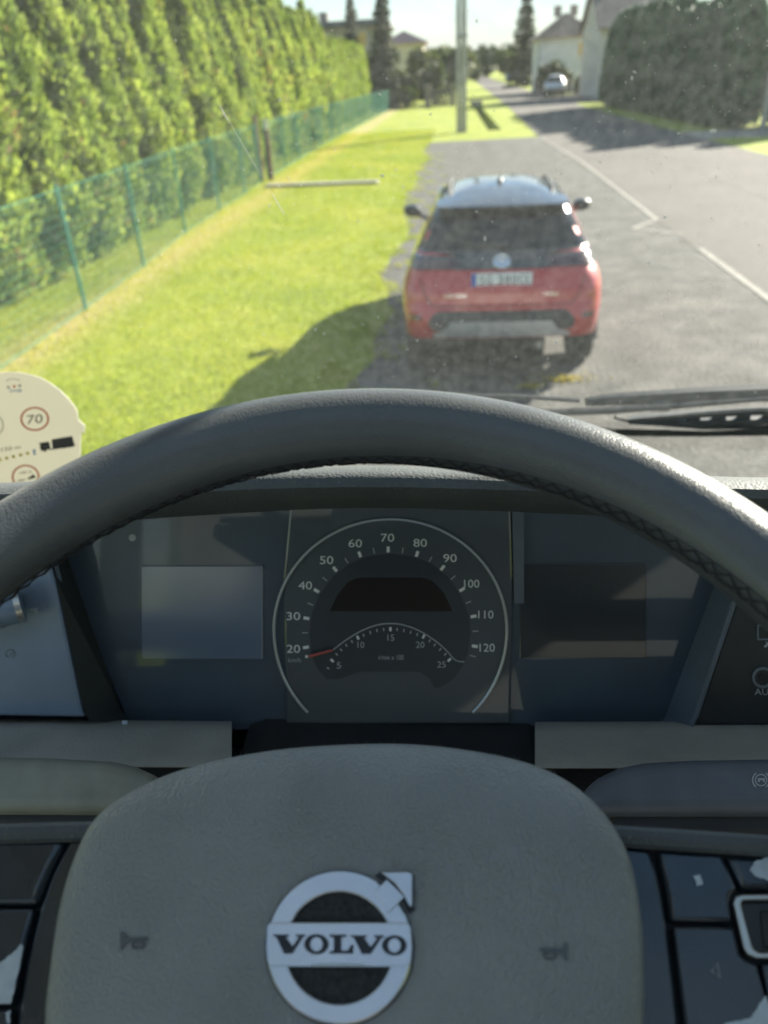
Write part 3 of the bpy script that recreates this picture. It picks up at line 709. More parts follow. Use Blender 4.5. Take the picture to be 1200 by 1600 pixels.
# gabled house beside the dark hedge
t = thing('house', 'beige gabled house half hidden behind the dark right hedge', 'house', (15.4, 80, 0), 'houses along the road')
b = MB(); x0, x1, y0, y1 = 12.1, 19.0, 74, 84
b.add([(x0, y0, 0), (x1, y0, 0), (x1, y1, 0), (x0, y1, 0), (x0, y0, 5.0), (x1, y0, 5.0), (x1, y1, 5.0), (x0, y1, 5.0), (x0, 79, 8.1), (x1, 79, 8.1)],
      [(3, 2, 1, 0), (0, 1, 5, 4), (2, 3, 7, 6), (1, 2, 6, 9, 5), (3, 0, 4, 8, 7), (4, 5, 9, 8), (6, 7, 8, 9)])
b.build('wall', 'wall_beige', t)
b = MB()
for s in (-1, 1):
    ye = 79+s*5.5
    b.prism([(x0-0.35, ye, 4.86), (x1+0.35, ye, 4.86), (x1+0.35, 79, 8.25), (x0-0.35, 79, 8.25)], (0, 0, 0.16))
rf = b.build('roof', 'roof_brown', t)
MB().box((13.4, 78.4, 8.4), (0.7, 0.6, 1.3)).build('chimney', 'chimney_brick', rf, bevel=0.02)
window(t, 14.2, 74, 2.9, 1.3, 1.3); window(t, 17.0, 74, 2.9, 1.3, 1.3)
# brown flat-roofed house behind the left hedge
t = thing('house', 'ochre flat-roofed house with slate edge behind the left hedge', 'house', (-9.8, 86, 0), 'houses along the road')
MB().box((-10.4, 88, 3.3), (8.6, 10, 6.6)).build('wall', 'wall_ochre', t)
rf = MB().box((-10.4, 88, 6.85), (9.4, 10.8, 0.5)).build('roof', 'roof_slate', t, bevel=0.03)
MB().box((-11.9, 85.5, 7.5), (0.8, 0.7, 1.0)).build('chimney', 'chimney_brick', rf, bevel=0.02)
window(t, -11.9, 83, 5.2, 0.8, 2.0, 'pane_yellow'); window(t, -8.2, 83, 5.5, 0.9, 1.3, 'pane_yellow'); window(t, -8.2, 83, 3.2, 0.9, 1.3)
# cream house with pink roof
t = thing('house', 'cream house with pinkish roof beyond the gate, left of the pole', 'house', (-5, 124, 0), 'houses along the road')
MB().box((-6.2, 125, 3.1), (5.0, 9, 6.2)).build('wall', 'wall_cream', t)
MB().box((-3.15, 127, 2.4), (1.1, 6, 4.8)).build('annex', 'roof_pink', t)
hip_roof(-9.0, -3.5, 120.4, 129.5, 6.1, 7.7, 2.0).build('roof', 'roof_pink', t)
window(t, -5.0, 120.5, 4.6, 1.0, 1.3); window(t, -7.3, 120.5, 4.6, 1.0, 1.3)
# low garden fence before the grey house
t = thing('garden_fence', 'low dark picket fence with stone posts before the grey house', 'fence', (11, 89.2, 0))
for k in range(26): MB().box((8.6+0.13*k, 89.3, 0.62), (0.085, 0.03, 1.1)).build('picket', 'gate_dark', t)
for k in range(4): MB().box((8.5+1.15*k, 89.3, 0.65), (0.22, 0.22, 1.3)).build('post', 'gate_stone', t, bevel=0.02)
for zz in (0.3, 0.9): MB().box((10.3, 89.36, zz), (3.6, 0.04, 0.07)).build('rail', 'gate_dark', t)
MB().box((14.0, 88.6, 0.55), (3.6, 0.3, 1.1)).build('plinth_wall', 'gate_stone', t, bevel=0.03)

# ================================================================== cars
def paint(name, col, metal=0.0, rough=0.35, flake=0.0):
    m, N, L, b = nmat(name)
    setin(b, Base_Color=(*col, 1), Metallic=metal, Roughness=rough)
    b.inputs['Coat Weight'].default_value = 1.0; b.inputs['Coat Roughness'].default_value = 0.05
    t = N.new('ShaderNodeTexCoord'); n = N.new('ShaderNodeTexNoise'); n.inputs['Scale'].default_value = 3.5; n.inputs['Detail'].default_value = 6
    mr = N.new('ShaderNodeMapRange'); mr.inputs[3].default_value = rough-0.08; mr.inputs[4].default_value = rough+0.15
    L.new(t.outputs['Object'], n.inputs['Vector']); L.new(n.outputs['Fac'], mr.inputs[0]); L.new(mr.outputs[0], b.inputs['Roughness'])
    return m
paint('paint_red', (0.42, 0.011, 0.010), 0.1)
paint('paint_roof', (0.10, 0.118, 0.14), 0.4, 0.3)
paint('paint_black', (0.010, 0.011, 0.013), 0.0, 0.3)
paint('paint_silver', (0.55, 0.56, 0.57), 0.5)
paint('paint_blue', (0.12, 0.22, 0.42), 0.3)
mat('car_plastic', (0.022, 0.023, 0.025), 0.6, var=0.2, vscale=20, bump=0.2, bscale=200)
mat('car_glass', (0.010, 0.013, 0.016), 0.06, spec=0.4)
mat('skid_silver', (0.52, 0.53, 0.54), 0.35, metal=0.6)
mat('chrome', (0.75, 0.76, 0.78), 0.12, metal=1.0)
mat('lamp_red', (0.035, 0.010, 0.010), 0.15, coat=1.0)
mat('lamp_red_bright', (0.06, 0.010, 0.009), 0.2, coat=1.0)
mat('tyre', (0.020, 0.020, 0.020), 0.85, bump=0.4, bscale=90)
mat('alloy', (0.35, 0.36, 0.37), 0.3, metal=0.8)
mat('plate_white', (0.70, 0.72, 0.70), 0.4)
mat('plate_blue', (0.03, 0.10, 0.42), 0.4)
mat('plate_ink', (0.012, 0.012, 0.014), 0.5)
LV = [(.16, 1.25, 3.75, .72), (.24, 1.05, 3.95, .79), (.30, .70, 4.08, .835), (.36, .30, 4.11, .85), (.42, .045, 4.15, .86), (.50, .015, 4.17, .868), (.58, .0, 4.18, .872), (.66, .02, 4.18, .884),
      (.74, .045, 4.17, .886), (.82, .055, 4.15, .882), (.90, .085, 4.10, .868), (.97, .13, 4.00, .840), (1.02, .18, 3.80, .805), (1.07, .235, 3.30, .785), (1.11, .29, 3.08, .765),
      (1.14, .34, 3.00, .750), (1.25, .42, 2.80, .700), (1.38, .52, 2.52, .632), (1.45, .585, 2.34, .590), (1.50, .68, 2.15, .545), (1.54, .85, 2.0, .47), (1.57, 1.1, 1.85, .34), (1.578, 1.35, 1.65, .16)]
_z = [q[0] for q in LV]
def lev(z): return [float(np.interp(z, _z, [q[k] for q in LV])) for k in (1, 2, 3)]
def rear_y(a, z):
    yr, yf, w = lev(z); k = 0.80; a = abs(a)
    ry = 0.27 if z < 1.0 else 0.22
    y = yr+0.045*a*a
    if a > k: y += ry*(1-math.sqrt(max(0.0, 1-((a-k)/(1-k))**2)))
    return y
def S(x, z, off=0.0):
    yr, yf, w = lev(z); a = max(-1, min(1, x/w)); e = 0.01
    dy = (rear_y(min(1, a+e), z)-rear_y(max(-1, a-e), z))/(2*e*w) if abs(a) < 0.985 else 4*np.sign(a)
    n = np.array([dy, -1.0, 0.0]); n /= np.linalg.norm(n)
    return np.array([x, rear_y(a, z), z])+n*off
A_S = list(np.linspace(-0.72, 0.72, 15))
A_S = [-1.0, -0.995, -0.98, -0.95, -0.91, -0.86, -0.80]+A_S+[0.80, 0.86, 0.91, 0.95, 0.98, 0.995, 1.0]
def outline(z):
    yr, yf, w = lev(z); P = [(a*w, rear_y(a, z), z) for a in A_S]
    fr = []
    for a in reversed(A_S):
        k = 0.6; aa = abs(a); y = yf-0.10*a*a
        if aa > k: y -= 0.45*(1-math.sqrt(max(0, 1-((aa-k)/(1-k))**2)))
        fr.append((a*w*(0.97 if z < 1.1 else 1), min(y, yf), z))
    y1, y2 = P[-1][1], fr[0][1]
    side = [(w*(1+0.012*math.sin(math.pi*k/7)), y1+(y2-y1)*k/7, z) for k in range(1, 7)]
    side2 = [(-p[0], p[1], z) for p in reversed(side)]
    return P+side+fr+side2
def shell(z0, z1, n, caps=(False, False)):
    zs = list(np.linspace(z0, z1, n)); b = MB(); G = [outline(z) for z in zs]; b.grid(G, closed_v=True)
    m = len(G[0])
    if caps[0]: b.f.append(tuple(range(m)))
    if caps[1]: b.f.append(tuple((len(G)-1)*m+i for i in range(m)))
    return b
def patch(rows, off=0.006, nx=21):
    """rear panel: rows of (z, x0, x1), laid off the body surface"""
    G = []; zs = [r[0] for r in rows]; nz = max(5, 2*len(rows))
    for z in np.linspace(zs[0], zs[-1], nz):
        x0 = float(np.interp(z, zs, [r[1] for r in rows])); x1 = float(np.interp(z, zs, [r[2] for r in rows])); w = lev(z)[2]
        G.append([S(max(-w, min(w, x0+(x1-x0)*i/(nx-1))), z, off) for i in range(nx)])
    b = MB().grid(G); n = len(b.v)
    G2 = [[np.array(p)+np.array([0, 0.03, 0]) for p in r] for r in G]; b.grid(G2)
    nz, nx2 = len(G), len(G[0])
    border = [(0, i) for i in range(nx2)]+[(j, nx2-1) for j in range(1, nz)]+[(nz-1, i) for i in range(nx2-2, -1, -1)]+[(j, 0) for j in range(nz-2, 0, -1)]
    idx = [j*nx2+i for j, i in border]
    for q in range(len(idx)):
        a_, c_ = idx[q], idx[(q+1) % len(idx)]; b.f.append((a_, c_, n+c_, n+a_))
    return b
def side_panel(sg, pts, off=0.006):
    """side window from (y, z) outline, on the flank"""
    lo = []
    for y, z in pts:
        w = lev(z)[2]; lo.append((sg*(w*1.006+off), y, z))
    return MB().prism(lo, (-sg*0.03, 0, 0))
def make_car(label, body, roofm, detail=True, group=None, name='car', plate=None):
    t = thing(name, label, 'car', (0, 0, 0), group)
    shell(0.425, 1.14, 26).build('body', body, t, smooth=True, angle=60)
    shell(0.16, 0.43, 9, (True, True)).build('underbody', 'car_plastic', t, smooth=True, angle=60)
    g = shell(1.135, 1.47, 10).build('greenhouse', body, t, smooth=True, angle=60)
    base = outline(1.46); GR = []
    for s in (1.0, .985, .96, .92, .86, .78, .68, .56, .42, .28, .14, .03):
        GR.append([(x*s, 1.42+(y-1.42)*s, 1.455+.118*(1-s**3.2)+.012*(1-s)) for x, y, _ in base])
    rb_ = MB().grid(GR, closed_v=True); rb_.f.append(tuple(len(base)*(len(GR)-1)+i for i in range(len(base))))
    rb_.build('roof', roofm, t, smooth=True, angle=60)
    rw = patch([(1.125, -.745, .745), (1.45, -.575, .575)], 0.008).build('rear_window', 'car_glass', t, smooth=True, angle=60)
    for sg in (-1, 1):
        b = side_panel(sg, [(0.98, 1.16), (2.86, 1.15), (2.42, 1.42), (1.05, 1.43)]); b.build('side_window', 'car_glass', t)
        # wheels
        for wy in (0.79, 3.35):
            wh = thing('wheel', None, None); wh.parent = t
            c = (sg*0.775, wy, 0.335)
            MB().lathe(c, (sg, 0, 0), [(.20, -.10), (.29, -.115), (.325, -.10), (.338, -.06), (.338, .06), (.325, .10), (.29, .115), (.225, .11)], 36).build('tyre', 'tyre', wh, smooth=True, angle=40)
            b = MB().lathe(c, (sg, 0, 0), [(.225, .105), (.215, .07), (.20, .05), (.20, -.08)], 30)
            for k in range(10):
                an = 2*math.pi*k/10; b.tube([(c[0]+sg*.085, c[1]+.04*math.cos(an), c[2]+.04*math.sin(an)), (c[0]+sg*.075, c[1]+.21*math.cos(an), c[2]+.21*math.sin(an))], [.022, .014], 6)
            b.lathe(c, (sg, 0, 0), [(.0, .10), (.05, .095), (.06, .07)], 16); b.build('rim', 'alloy', wh, smooth=True, angle=40)
            # arch trim round the wheel
            A = [(sg*0.885, wy+.37*math.cos(R(q)), .335+.37*math.sin(R(q))) for q in range(-5, 186, 10)]
            B = [(sg*0.885, wy+.43*math.cos(R(q)), .335+.43*math.sin(R(q))) for q in range(-5, 186, 10)]
            MB().strip(A, B, (-sg*.09, 0, 0)).build('arch_trim', 'car_plastic', t)
        # tail light, mirror, rail
        x0, x1 = (0.40, 0.80) if sg > 0 else (-0.80, -0.40)
        tl = patch([(1.005, x0, x1), (1.10, x0*.97, x1*.975)], 0.013).build('tail_light', 'lamp_red', t, smooth=True, angle=50)
        if detail: patch([(1.035, x0*1.0+sg*.02, x1*.9), (1.055, x0*1.0+sg*.02, x1*.9)], 0.018, 9).build('light_bar', 'lamp_red_bright', tl)
        m = MB()
        G = []
        for k in range(9):
            u = k/8; rr = 0.075*math.sin(math.pi*(0.08+0.84*u))**0.6
            G.append([(sg*(0.86+0.20*u), 2.72+rr*1.1*math.cos(q)+0.04*u, 1.12+rr*0.95*math.sin(q)+0.01*u) for q in np.linspace(0, 2*math.pi, 13)[:-1]])
        m.grid(G, closed_v=True); m.f += [tuple(range(12)), tuple(96+i for i in range(12))]
        m.tube([(sg*0.78, 2.76, 1.04), (sg*0.90, 2.74, 1.08)], 0.025, 6)
        mo = m.build('side_mirror', 'paint_black', t, smooth=True, angle=50)
        MB().prism([(sg*(.965+.075*math.cos(q)), 2.665, 1.125+.055*math.sin(q)) for q in np.linspace(0, 6.2832, 15)[:-1]], (0, .01, 0)).build('mirror_glass', 'car_glass', mo)
        MB().tube([(sg*.455, .85, 1.49), (sg*.47, .93, 1.533), (sg*.475, 1.4, 1.553), (sg*.47, 1.9, 1.54), (sg*.45, 2.0, 1.49)], 0.015, 8).build('roof_rail', 'car_plastic', t, smooth=True)
    patch([(1.00, -.40, .40), (1.10, -.40, .40), (1.105, -.755, .755), (1.14, -.745, .745)], 0.011).build('trim_band', 'paint_black', t, smooth=True, angle=50)
    patch([(.50, -.60, .60), (.57, -.64, .64), (.64, -.60, .60), (.672, -.54, .54)], 0.010).build('bumper_insert', 'car_plastic', t, smooth=True, angle=50)
    sk = patch([(.44, -.60, .60), (.475, -.60, .60), (.50, -.50, .50), (.585, -.44, .44)], 0.024).build('skid_plate', 'skid_silver', t, smooth=True, angle=50)
    # spoiler over the rear window
    b = MB(); G = []
    for u in np.linspace(-1, 1, 17):
        x = u*0.575; yb = 0.44+0.05*u*u; G.append([(x, yb+.02, 1.448), (x, yb, 1.468), (x, yb+.03, 1.487-.010*u*u), (x, 0.78, 1.545-.05*u*u), (x, 0.78, 1.50-.05*u*u), (x, yb+.10, 1.452)])
    b.grid(G, closed_v=True); b.f += [tuple(range(6)), tuple(16*6+i for i in range(6))]
    b.build('spoiler', roofm, t, smooth=True, angle=40)
    MB().tube([(0, 1.25, 1.565), (0, 1.17, 1.60), (0, 1.12, 1.645)], [.035, .022, .006], 8).build('antenna', 'paint_black', t, smooth=True)
    rwp = MB().tube([S(0.0, 1.16, .03), S(-.12, 1.175, .028), S(-.36, 1.18, .022)], [.016, .012, .007], 6).build('rear_wiper', 'car_plastic', t, smooth=True)
    MB().lathe(S(0.02, 1.165, .0), (0, -1, .3), [(0, .05), (.022, .048), (.028, .03), (.03, 0)], 16).build('wiper_cap', 'paint_black', rwp, smooth=True)
    if detail:
        c = S(0, 1.055, .02); bd = MB()
        def ell(cx, cz, rx, rz, r): bd.tube([(c[0]+cx+rx*math.cos(q), c[1]-.006+1.0*(cz+rz*math.sin(q)), c[2]+cz+rz*math.sin(q)) for q in np.linspace(0, 6.2832, 33)[:-1]], r, 6, closed=True)
        ell(0, 0, .068, .047, .008); ell(0, .022, .040, .020, .006); ell(0, 0, .020, .044, .006)
        bd.prism([(c[0]+.06*math.cos(q), c[1]+.004+1.0*.042*math.sin(q), c[2]+.042*math.sin(q)) for q in np.linspace(0, 6.2832, 25)[:-1]], (0, .012, 0))
        bd.build('badge', 'chrome', t, smooth=True, angle=60)
        pz, ph, pw = 0.925, .112, .52
        f = S(0, pz, .012)[1]
        pl = MB().box((0, f-.004, pz), (pw, .012, ph)).build('licence_plate', 'plate_white', t, bevel=.003)
        MB().box((-pw/2+.022, f-.0115, pz), (.040, .004, ph-.006)).build('country_band', 'plate_blue', pl)
        xx = -.165
        for ch in 'SG 380CL':
            if ch != ' ':
                V, Fc = text_fit(ch, .044, .078)
                MB().add([(xx+vx, f-.0106, pz+vy) for vx, vy in V], Fc).build('plate_character', 'plate_ink', pl)
            xx += .060 if ch != ' ' else .035
        for s, cx, w_ in (('YARIS CROSS', -.40, .20), ('HYBRID', .43, .12)):
            V, Fc = text_fit(s, w_, .026)
            MB().add([S(cx+vx, .80+vy, .006) for vx, vy in V], Fc).build('lettering', 'chrome', t)
        for sg in (-1, 1):
            patch([(.60, sg*.70, sg*.79), (.64, sg*.70, sg*.80)], .012, 7).build('reflector', 'lamp_red_bright', t)
        MB().tube([(.35, .12, .33), (.35, .45, .33)], .03, 10).build('exhaust_pipe', 'alloy', t)
        # cut lines of the tailgate
        for sg in (-1, 1):
            MB().tube([S(sg*x, z, .002) for x, z in ((.60, .715), (.66, .80), (.70, .90), (.725, .99))], .004, 5).build('shut_line', 'plate_ink', t)
        MB().tube([S(x, .712, .002) for x in np.linspace(-.60, .60, 15)], .004, 5).build('shut_line', 'plate_ink', t)
    return t
rc = make_car('red compact SUV with pale roof parked straight ahead, seen from behind', 'paint_red', 'paint_roof')
rc.location = (0.425, 6.72, 0); rc.rotation_euler = (0, 0, R(-1.7))
sc_ = make_car('small silver SUV parked at the right where the side road joins', 'paint_silver', 'paint_silver', False)
sc_.location = (9.75, 83.5, 0.01); sc_.rotation_euler = (0, 0, R(-6)); sc_.scale = (1.12, 1.05, 1.15)
bc = make_car('far pale blue car parked on the right verge near the bend', 'paint_blue', 'paint_silver', False)
bc.location = (13.2, 196, 0.01); bc.rotation_euler = (0, 0, R(-4)); bc.scale = (1.3, 1.1, 1.25)

# ================================================================== the cab (points relative to the driver's eye are built with REL)
def REL(*p): return EYE+np.array(p, float)
grained('pad_plastic', (0.225, 0.236, 0.230), 0.38, 820, 1.0, 0.75, dust=0.3)
grained('rim_leather', (0.090, 0.098, 0.104), 0.33, 1050, 0.32, 0.6, dust=0.0)
grained('dash_soft', (0.42, 0.40, 0.355), 0.60, 480, 0.6, 0.35, dust=0.5)
grained('brow_soft', (0.085, 0.094, 0.098), 0.6, 480, 0.5, 0.35, dust=0.4)
mat('dash_black', (0.018, 0.019, 0.020), 0.55, var=0.2, vscale=25, bump=0.2, bscale=600)
mat('panel_plastic', (0.21, 0.27, 0.36), 0.34, var=0.06, vscale=30, bump=0.15, bscale=900)
mat('panel_dark', (0.030, 0.034, 0.036), 0.45, var=0.1, vscale=30, bump=0.15, bscale=900)
mat('recess_wall', (0.035, 0.040, 0.038), 0.5, var=0.1, vscale=30, bump=0.15, bscale=900)
mat('recess_wall_pale', (0.12, 0.145, 0.18), 0.45, var=0.08, vscale=30, bump=0.15, bscale=900)
mat('cluster_face', (0.062, 0.088, 0.120), 0.4, var=0.08, vscale=20, coat=1.0)
mat('dial_face', (0.070, 0.085, 0.100), 0.42, var=0.06, vscale=20, coat=1.0)
mat('dial_inner', (0.032, 0.044, 0.056), 0.4, var=0.08, vscale=20, coat=1.0)
mat('dial_display', (0.016, 0.013, 0.014), 0.3)
_sg = mat('screen_glare', (0.13, 0.18, 0.26), 0.30, coat=1.0, spec=0.5)  # pale blue base stands in for window glare on the left screen
_sg.node_tree.nodes['Principled BSDF'].inputs['Coat Roughness'].default_value = 0.15
_sg.node_tree.nodes['Principled BSDF'].inputs['Coat IOR'].default_value = 2.0
mat('screen_no_glare', (0.024, 0.032, 0.042), 0.3, coat=1.0)  # darker copy for the right screen, without the painted glare
mat('dial_white', (0.80, 0.82, 0.80), 0.5)
mat('dial_dim', (0.44, 0.47, 0.48), 0.5)
mat('needle_red', (0.50, 0.10, 0.08), 0.5)
mat('ring_silver', (0.50, 0.52, 0.53), 0.35, metal=0.5)
mat('emblem_silver', (0.56, 0.59, 0.64), 0.24, metal=0.85, var=0.05, vscale=60, bump=0.06, bscale=1500)
mat('emblem_dark', (0.014, 0.018, 0.026), 0.5)
mat('emblem_felt', (0.030, 0.032, 0.032), 0.9, var=0.5, vscale=500, bump=0.8, bscale=900)
mat('horn_mark', (0.095, 0.105, 0.108), 0.35)
mat('stitch_thread', (0.022, 0.020, 0.024), 0.8, bump=0.5, bscale=1500)
mat('gloss_black', (0.018, 0.026, 0.034), 0.24, var=0.25, vscale=40, brough=0.08, spec=0.9)
mat('wear_gleam_white', (0.50, 0.56, 0.60), 0.5, var=0.1, vscale=200)  # worn patches and a chip, also the gleam painted on the emblem
mat('stalk_plastic', (0.24, 0.245, 0.21), 0.42, var=0.12, vscale=50, brough=0.06)
mat('stalk_blue', (0.105, 0.118, 0.150), 0.45, var=0.12, vscale=50, brough=0.06)
mat('icon_grey', (0.42, 0.45, 0.47), 0.5)
mat('icon_dim', (0.16, 0.19, 0.21), 0.5)
mat('trim_silver', (0.55, 0.54, 0.50), 0.3, metal=0.8)
mat('card_plastic', (0.66, 0.63, 0.53), 0.5, var=0.05, vscale=30)
_m, _N, _L, _b = nmat('card_film')
setin(_b, Base_Color=(0.68, 0.67, 0.60, 1), Roughness=0.45)
_t = _N.new('ShaderNodeBsdfTranslucent'); _t.inputs['Color'].default_value = (0.68, 0.66, 0.57, 1)
_x = _N.new('ShaderNodeMixShader'); _x.inputs[0].default_value = 0.5
_L.new(_b.outputs[0], _x.inputs[1]); _L.new(_t.outputs[0], _x.inputs[2]); _L.new(_x.outputs[0], _N['Material Output'].inputs['Surface'])
mat('print_red', (0.62, 0.10, 0.02), 0.5)
mat('print_black', (0.035, 0.035, 0.03), 0.5)
mat('print_grey', (0.22, 0.24, 0.22), 0.5)
mat('print_yellow', (0.60, 0.48, 0.06), 0.5)
mat('print_blue', (0.05, 0.18, 0.42), 0.5)
mat('wiper_black', (0.060, 0.064, 0.066), 0.45, var=0.15, vscale=40)
mat('rubber', (0.012, 0.016, 0.013), 0.8)
mat('lining', (0.60, 0.58, 0.54), 0.9, var=0.05, vscale=20, bump=0.2, bscale=400)
mat('cab_trim', (0.16, 0.16, 0.155), 0.7, var=0.08, vscale=20, bump=0.2, bscale=400)
mat('cab_paint', (0.55, 0.56, 0.57), 0.35, coat=0.8)
def glass(name, dust, dustcol=(0.78, 0.84, 0.84), tint=(0.93, 0.95, 0.94), gloss=0.04, rough=0.0, dscale=2.2):
    """pane: clear glass with a film of dust that scatters light, streaked and speckled"""
    m, N, L, b = nmat(name); N.remove(b); out = N['Material Output']
    tr = N.new('ShaderNodeBsdfTransparent'); tr.inputs['Color'].default_value = (*tint, 1)
    gl = N.new('ShaderNodeBsdfGlossy'); gl.inputs['Roughness'].default_value = rough
    tl = N.new('ShaderNodeBsdfTranslucent'); tl.inputs['Color'].default_value = (*dustcol, 1)
    df = N.new('ShaderNodeBsdfDiffuse'); df.inputs['Color'].default_value = (*dustcol, 1)
    dd = N.new('ShaderNodeMixShader'); dd.inputs[0].default_value = 0.25
    L.new(tl.outputs[0], dd.inputs[1]); L.new(df.outputs[0], dd.inputs[2])
    t = N.new('ShaderNodeTexCoord')
    mpg = N.new('ShaderNodeMapping'); mpg.inputs['Scale'].default_value = (1.6, 1.0, 0.45)
    n = N.new('ShaderNodeTexNoise'); n.inputs['Scale'].default_value = dscale; n.inputs['Detail'].default_value = 7; n.inputs['Roughness'].default_value = 0.6
    n2 = N.new('ShaderNodeTexNoise'); n2.inputs['Scale'].default_value = 90; n2.inputs['Detail'].default_value = 2
    L.new(t.outputs['Object'], mpg.inputs[0]); L.new(mpg.outputs[0], n.inputs['Vector']); L.new(t.outputs['Object'], n2.inputs['Vector'])
    mr = N.new('ShaderNodeMapRange'); mr.inputs[1].default_value = 0.3; mr.inputs[2].default_value = 0.75; mr.inputs[3].default_value = dust*0.75; mr.inputs[4].default_value = dust*1.3
    L.new(n.outputs['Fac'], mr.inputs[0])
    mr2 = N.new('ShaderNodeMapRange'); mr2.inputs[1].default_value = 0.3; mr2.inputs[2].default_value = 0.8; mr2.inputs[3].default_value = 0.7; mr2.inputs[4].default_value = 1.5
    L.new(n2.outputs['Fac'], mr2.inputs[0])
    mu = N.new('ShaderNodeMath'); mu.operation = 'MULTIPLY'; L.new(mr.outputs[0], mu.inputs[0]); L.new(mr2.outputs[0], mu.inputs[1])
    lw = N.new('ShaderNodeLayerWeight'); pw = N.new('ShaderNodeMath'); pw.operation = 'POWER'; pw.inputs[1].default_value = 5.0
    fr = N.new('ShaderNodeMath'); fr.operation = 'MULTIPLY_ADD'; fr.inputs[1].default_value = 0.92; fr.inputs[2].default_value = gloss
    L.new(lw.outputs['Facing'], pw.inputs[0]); L.new(pw.outputs[0], fr.inputs[0])
    m1 = N.new('ShaderNodeMixShader'); L.new(fr.outputs[0], m1.inputs[0]); L.new(tr.outputs[0], m1.inputs[1]); L.new(gl.outputs[0], m1.inputs[2])
    m2 = N.new('ShaderNodeMixShader'); L.new(mu.outputs[0], m2.inputs[0]); L.new(m1.outputs[0], m2.inputs[1]); L.new(dd.outputs[0], m2.inputs[2])
    L.new(m2.outputs[0], out.inputs['Surface'])
    return m
glass('windshield_glass', 0.028, gloss=0.008)
glass('door_glass', 0.006)

# ------------------------------------------------------------------ cab shell
cab = thing('truck_cab', 'truck cab with a dusty windscreen framing the road view', 'truck cab', tuple(REL(0.4, 0.2, -1.4)))
WB, WT = (1.07, -0.60), (0.96, 0.46)      # windscreen foot and head: (forward, up) from the eye
def wsp(x, s):
    y = WB[0]+(WT[0]-WB[0])*s; z = WB[1]+(WT[1]-WB[1])*s
    xc = x-0.42; return REL(x, y-0.075*xc*xc, z)
G = [[wsp(x, s) for s in np.linspace(0, 1, 9)] for x in np.linspace(-0.74, 1.58, 25)]
wo_ = MB().grid(G).build('windscreen', 'windshield_glass', cab, smooth=True)
# specks and the scratch on the pane
def ws_at(px_, py_, lift=0.0):
    d = CAMROT@np.array([px_-600, py_-800, F_PX]); t = 1.0/d[1]
    for _ in range(12):
        p = d*t; s = (p[2]-WB[1])/(WT[1]-WB[1]); y = WB[0]+(WT[0]-WB[0])*s-0.075*(p[0]-0.42)**2-lift; t *= y/p[1]
    return EYE+d*t
mat('speck', (0.80, 0.80, 0.78), 0.6)
g = np.random.default_rng(77); b = MB()
for k in range(520):
    X = 1200*g.random()**0.6; Y = g.uniform(-30, 640)
    if X < 420 and g.random() < 0.5: continue
    p = ws_at(X, Y, 0.002); r = 0.00034*np.exp(g.normal()*0.55); q = g.random()*3.14; el = 1+g.random()*1.6
    b.prism([p+np.array([r*(el*math.cos(a)*math.cos(q)-math.sin(a)*math.sin(q)), 0, r*(el*math.cos(a)*math.sin(q)+math.sin(a)*math.cos(q))]) for a in (0, 1.05, 2.09, 3.14, 4.19, 5.24)], (0, -0.0004, 0))
sp = b.build('dust_speck', 'speck', wo_); sp['kind'] = 'stuff'
b = MB()
for seg in ([(343, 163), (350, 178), (362, 196)], [(362, 196), (385, 236), (405, 270)], [(424, 300), (434, 318), (446, 338)]):
    main = seg[0][0] in (343, 424)
    b.tube([ws_at(x, y, 0.003) for x, y in seg], [0.0002, 0.0006 if main else 0.0002, 0.00015], 5)
b.build('scratch', 'speck', wo_)
MB().grid([[wsp(x, s)+np.array([0, dy, 0]) for s, dy in ((1.0, -.03), (1.0, .03), (1.10, .0), (1.10, -.05))] for x in np.linspace(-0.76, 1.60, 13)], closed_v=True).build('header', 'lining', cab)
for sg, x0, x1 in ((-1, -0.80, -0.725), (1, 1.565, 1.64)):
    y0, y1 = wsp(x0, 0)[1], wsp(x0, 1)[1]
    MB().add([(x0, y0-.10, EYE[2]-.65), (x1, y0-.10, EYE[2]-.65), (x1, y0+.03, EYE[2]-.65), (x0, y0+.03, EYE[2]-.65),
              (x0, y1-.12, EYE[2]+.56), (x1, y1-.12, EYE[2]+.56), (x1, y1+.03, EYE[2]+.56), (x0, y1+.03, EYE[2]+.56)],
             [(3, 2, 1, 0), (4, 5, 6, 7), (0, 1, 5, 4), (1, 2, 6, 5), (2, 3, 7, 6), (3, 0, 4, 7)]).build('pillar', 'lining', cab, bevel=.01)
    xd = -0.775 if sg < 0 else 1.60
    dr = MB().box(REL(xd, 0.17, -1.10), (0.06, 1.58, 0.96)).build('door', 'cab_trim', cab, bevel=.01)
    MB().box(REL(xd, 0.18, -0.09), (0.006, 1.50, 1.06)).build('side_window', 'door_glass', dr)
    rp_ = MB().box(REL(xd, -0.605, 0.0), (0.07, 0.07, 1.24)).build('rear_pillar', 'lining', cab)
    MB().box(REL(xd, -1.16, 0.0), (0.07, 0.32, 1.24)).build('rear_pillar', 'cab_trim', cab)
    MB().box(REL(xd, -0.93, -1.10), (0.06, 0.60, 0.96)).build('rear_side_panel', 'cab_trim', cab)
    MB().box(REL(xd, -0.82, -0.09), (0.006, 0.36, 1.06)).build('added_side_pane', 'door_glass', rp_)  # unseen pane added so the left screen reflects something bright
    MB().box(REL(xd, -0.20, 0.52), (0.075, 2.20, 0.13)).build('roof_rail', 'lining', cab)
rfm = MB()      # roof with an unseen hatch opening, added to let skylight onto the dash
for c_, d_ in (((-0.66, -.15), (.36, 2.25)), ((1.18, -.15), (.96, 2.25)), ((.11, .72), (1.18, .51)), ((.11, -.935), (1.18, .68))): rfm.box(REL(c_[0], c_[1], .62), (d_[0], d_[1], .06))
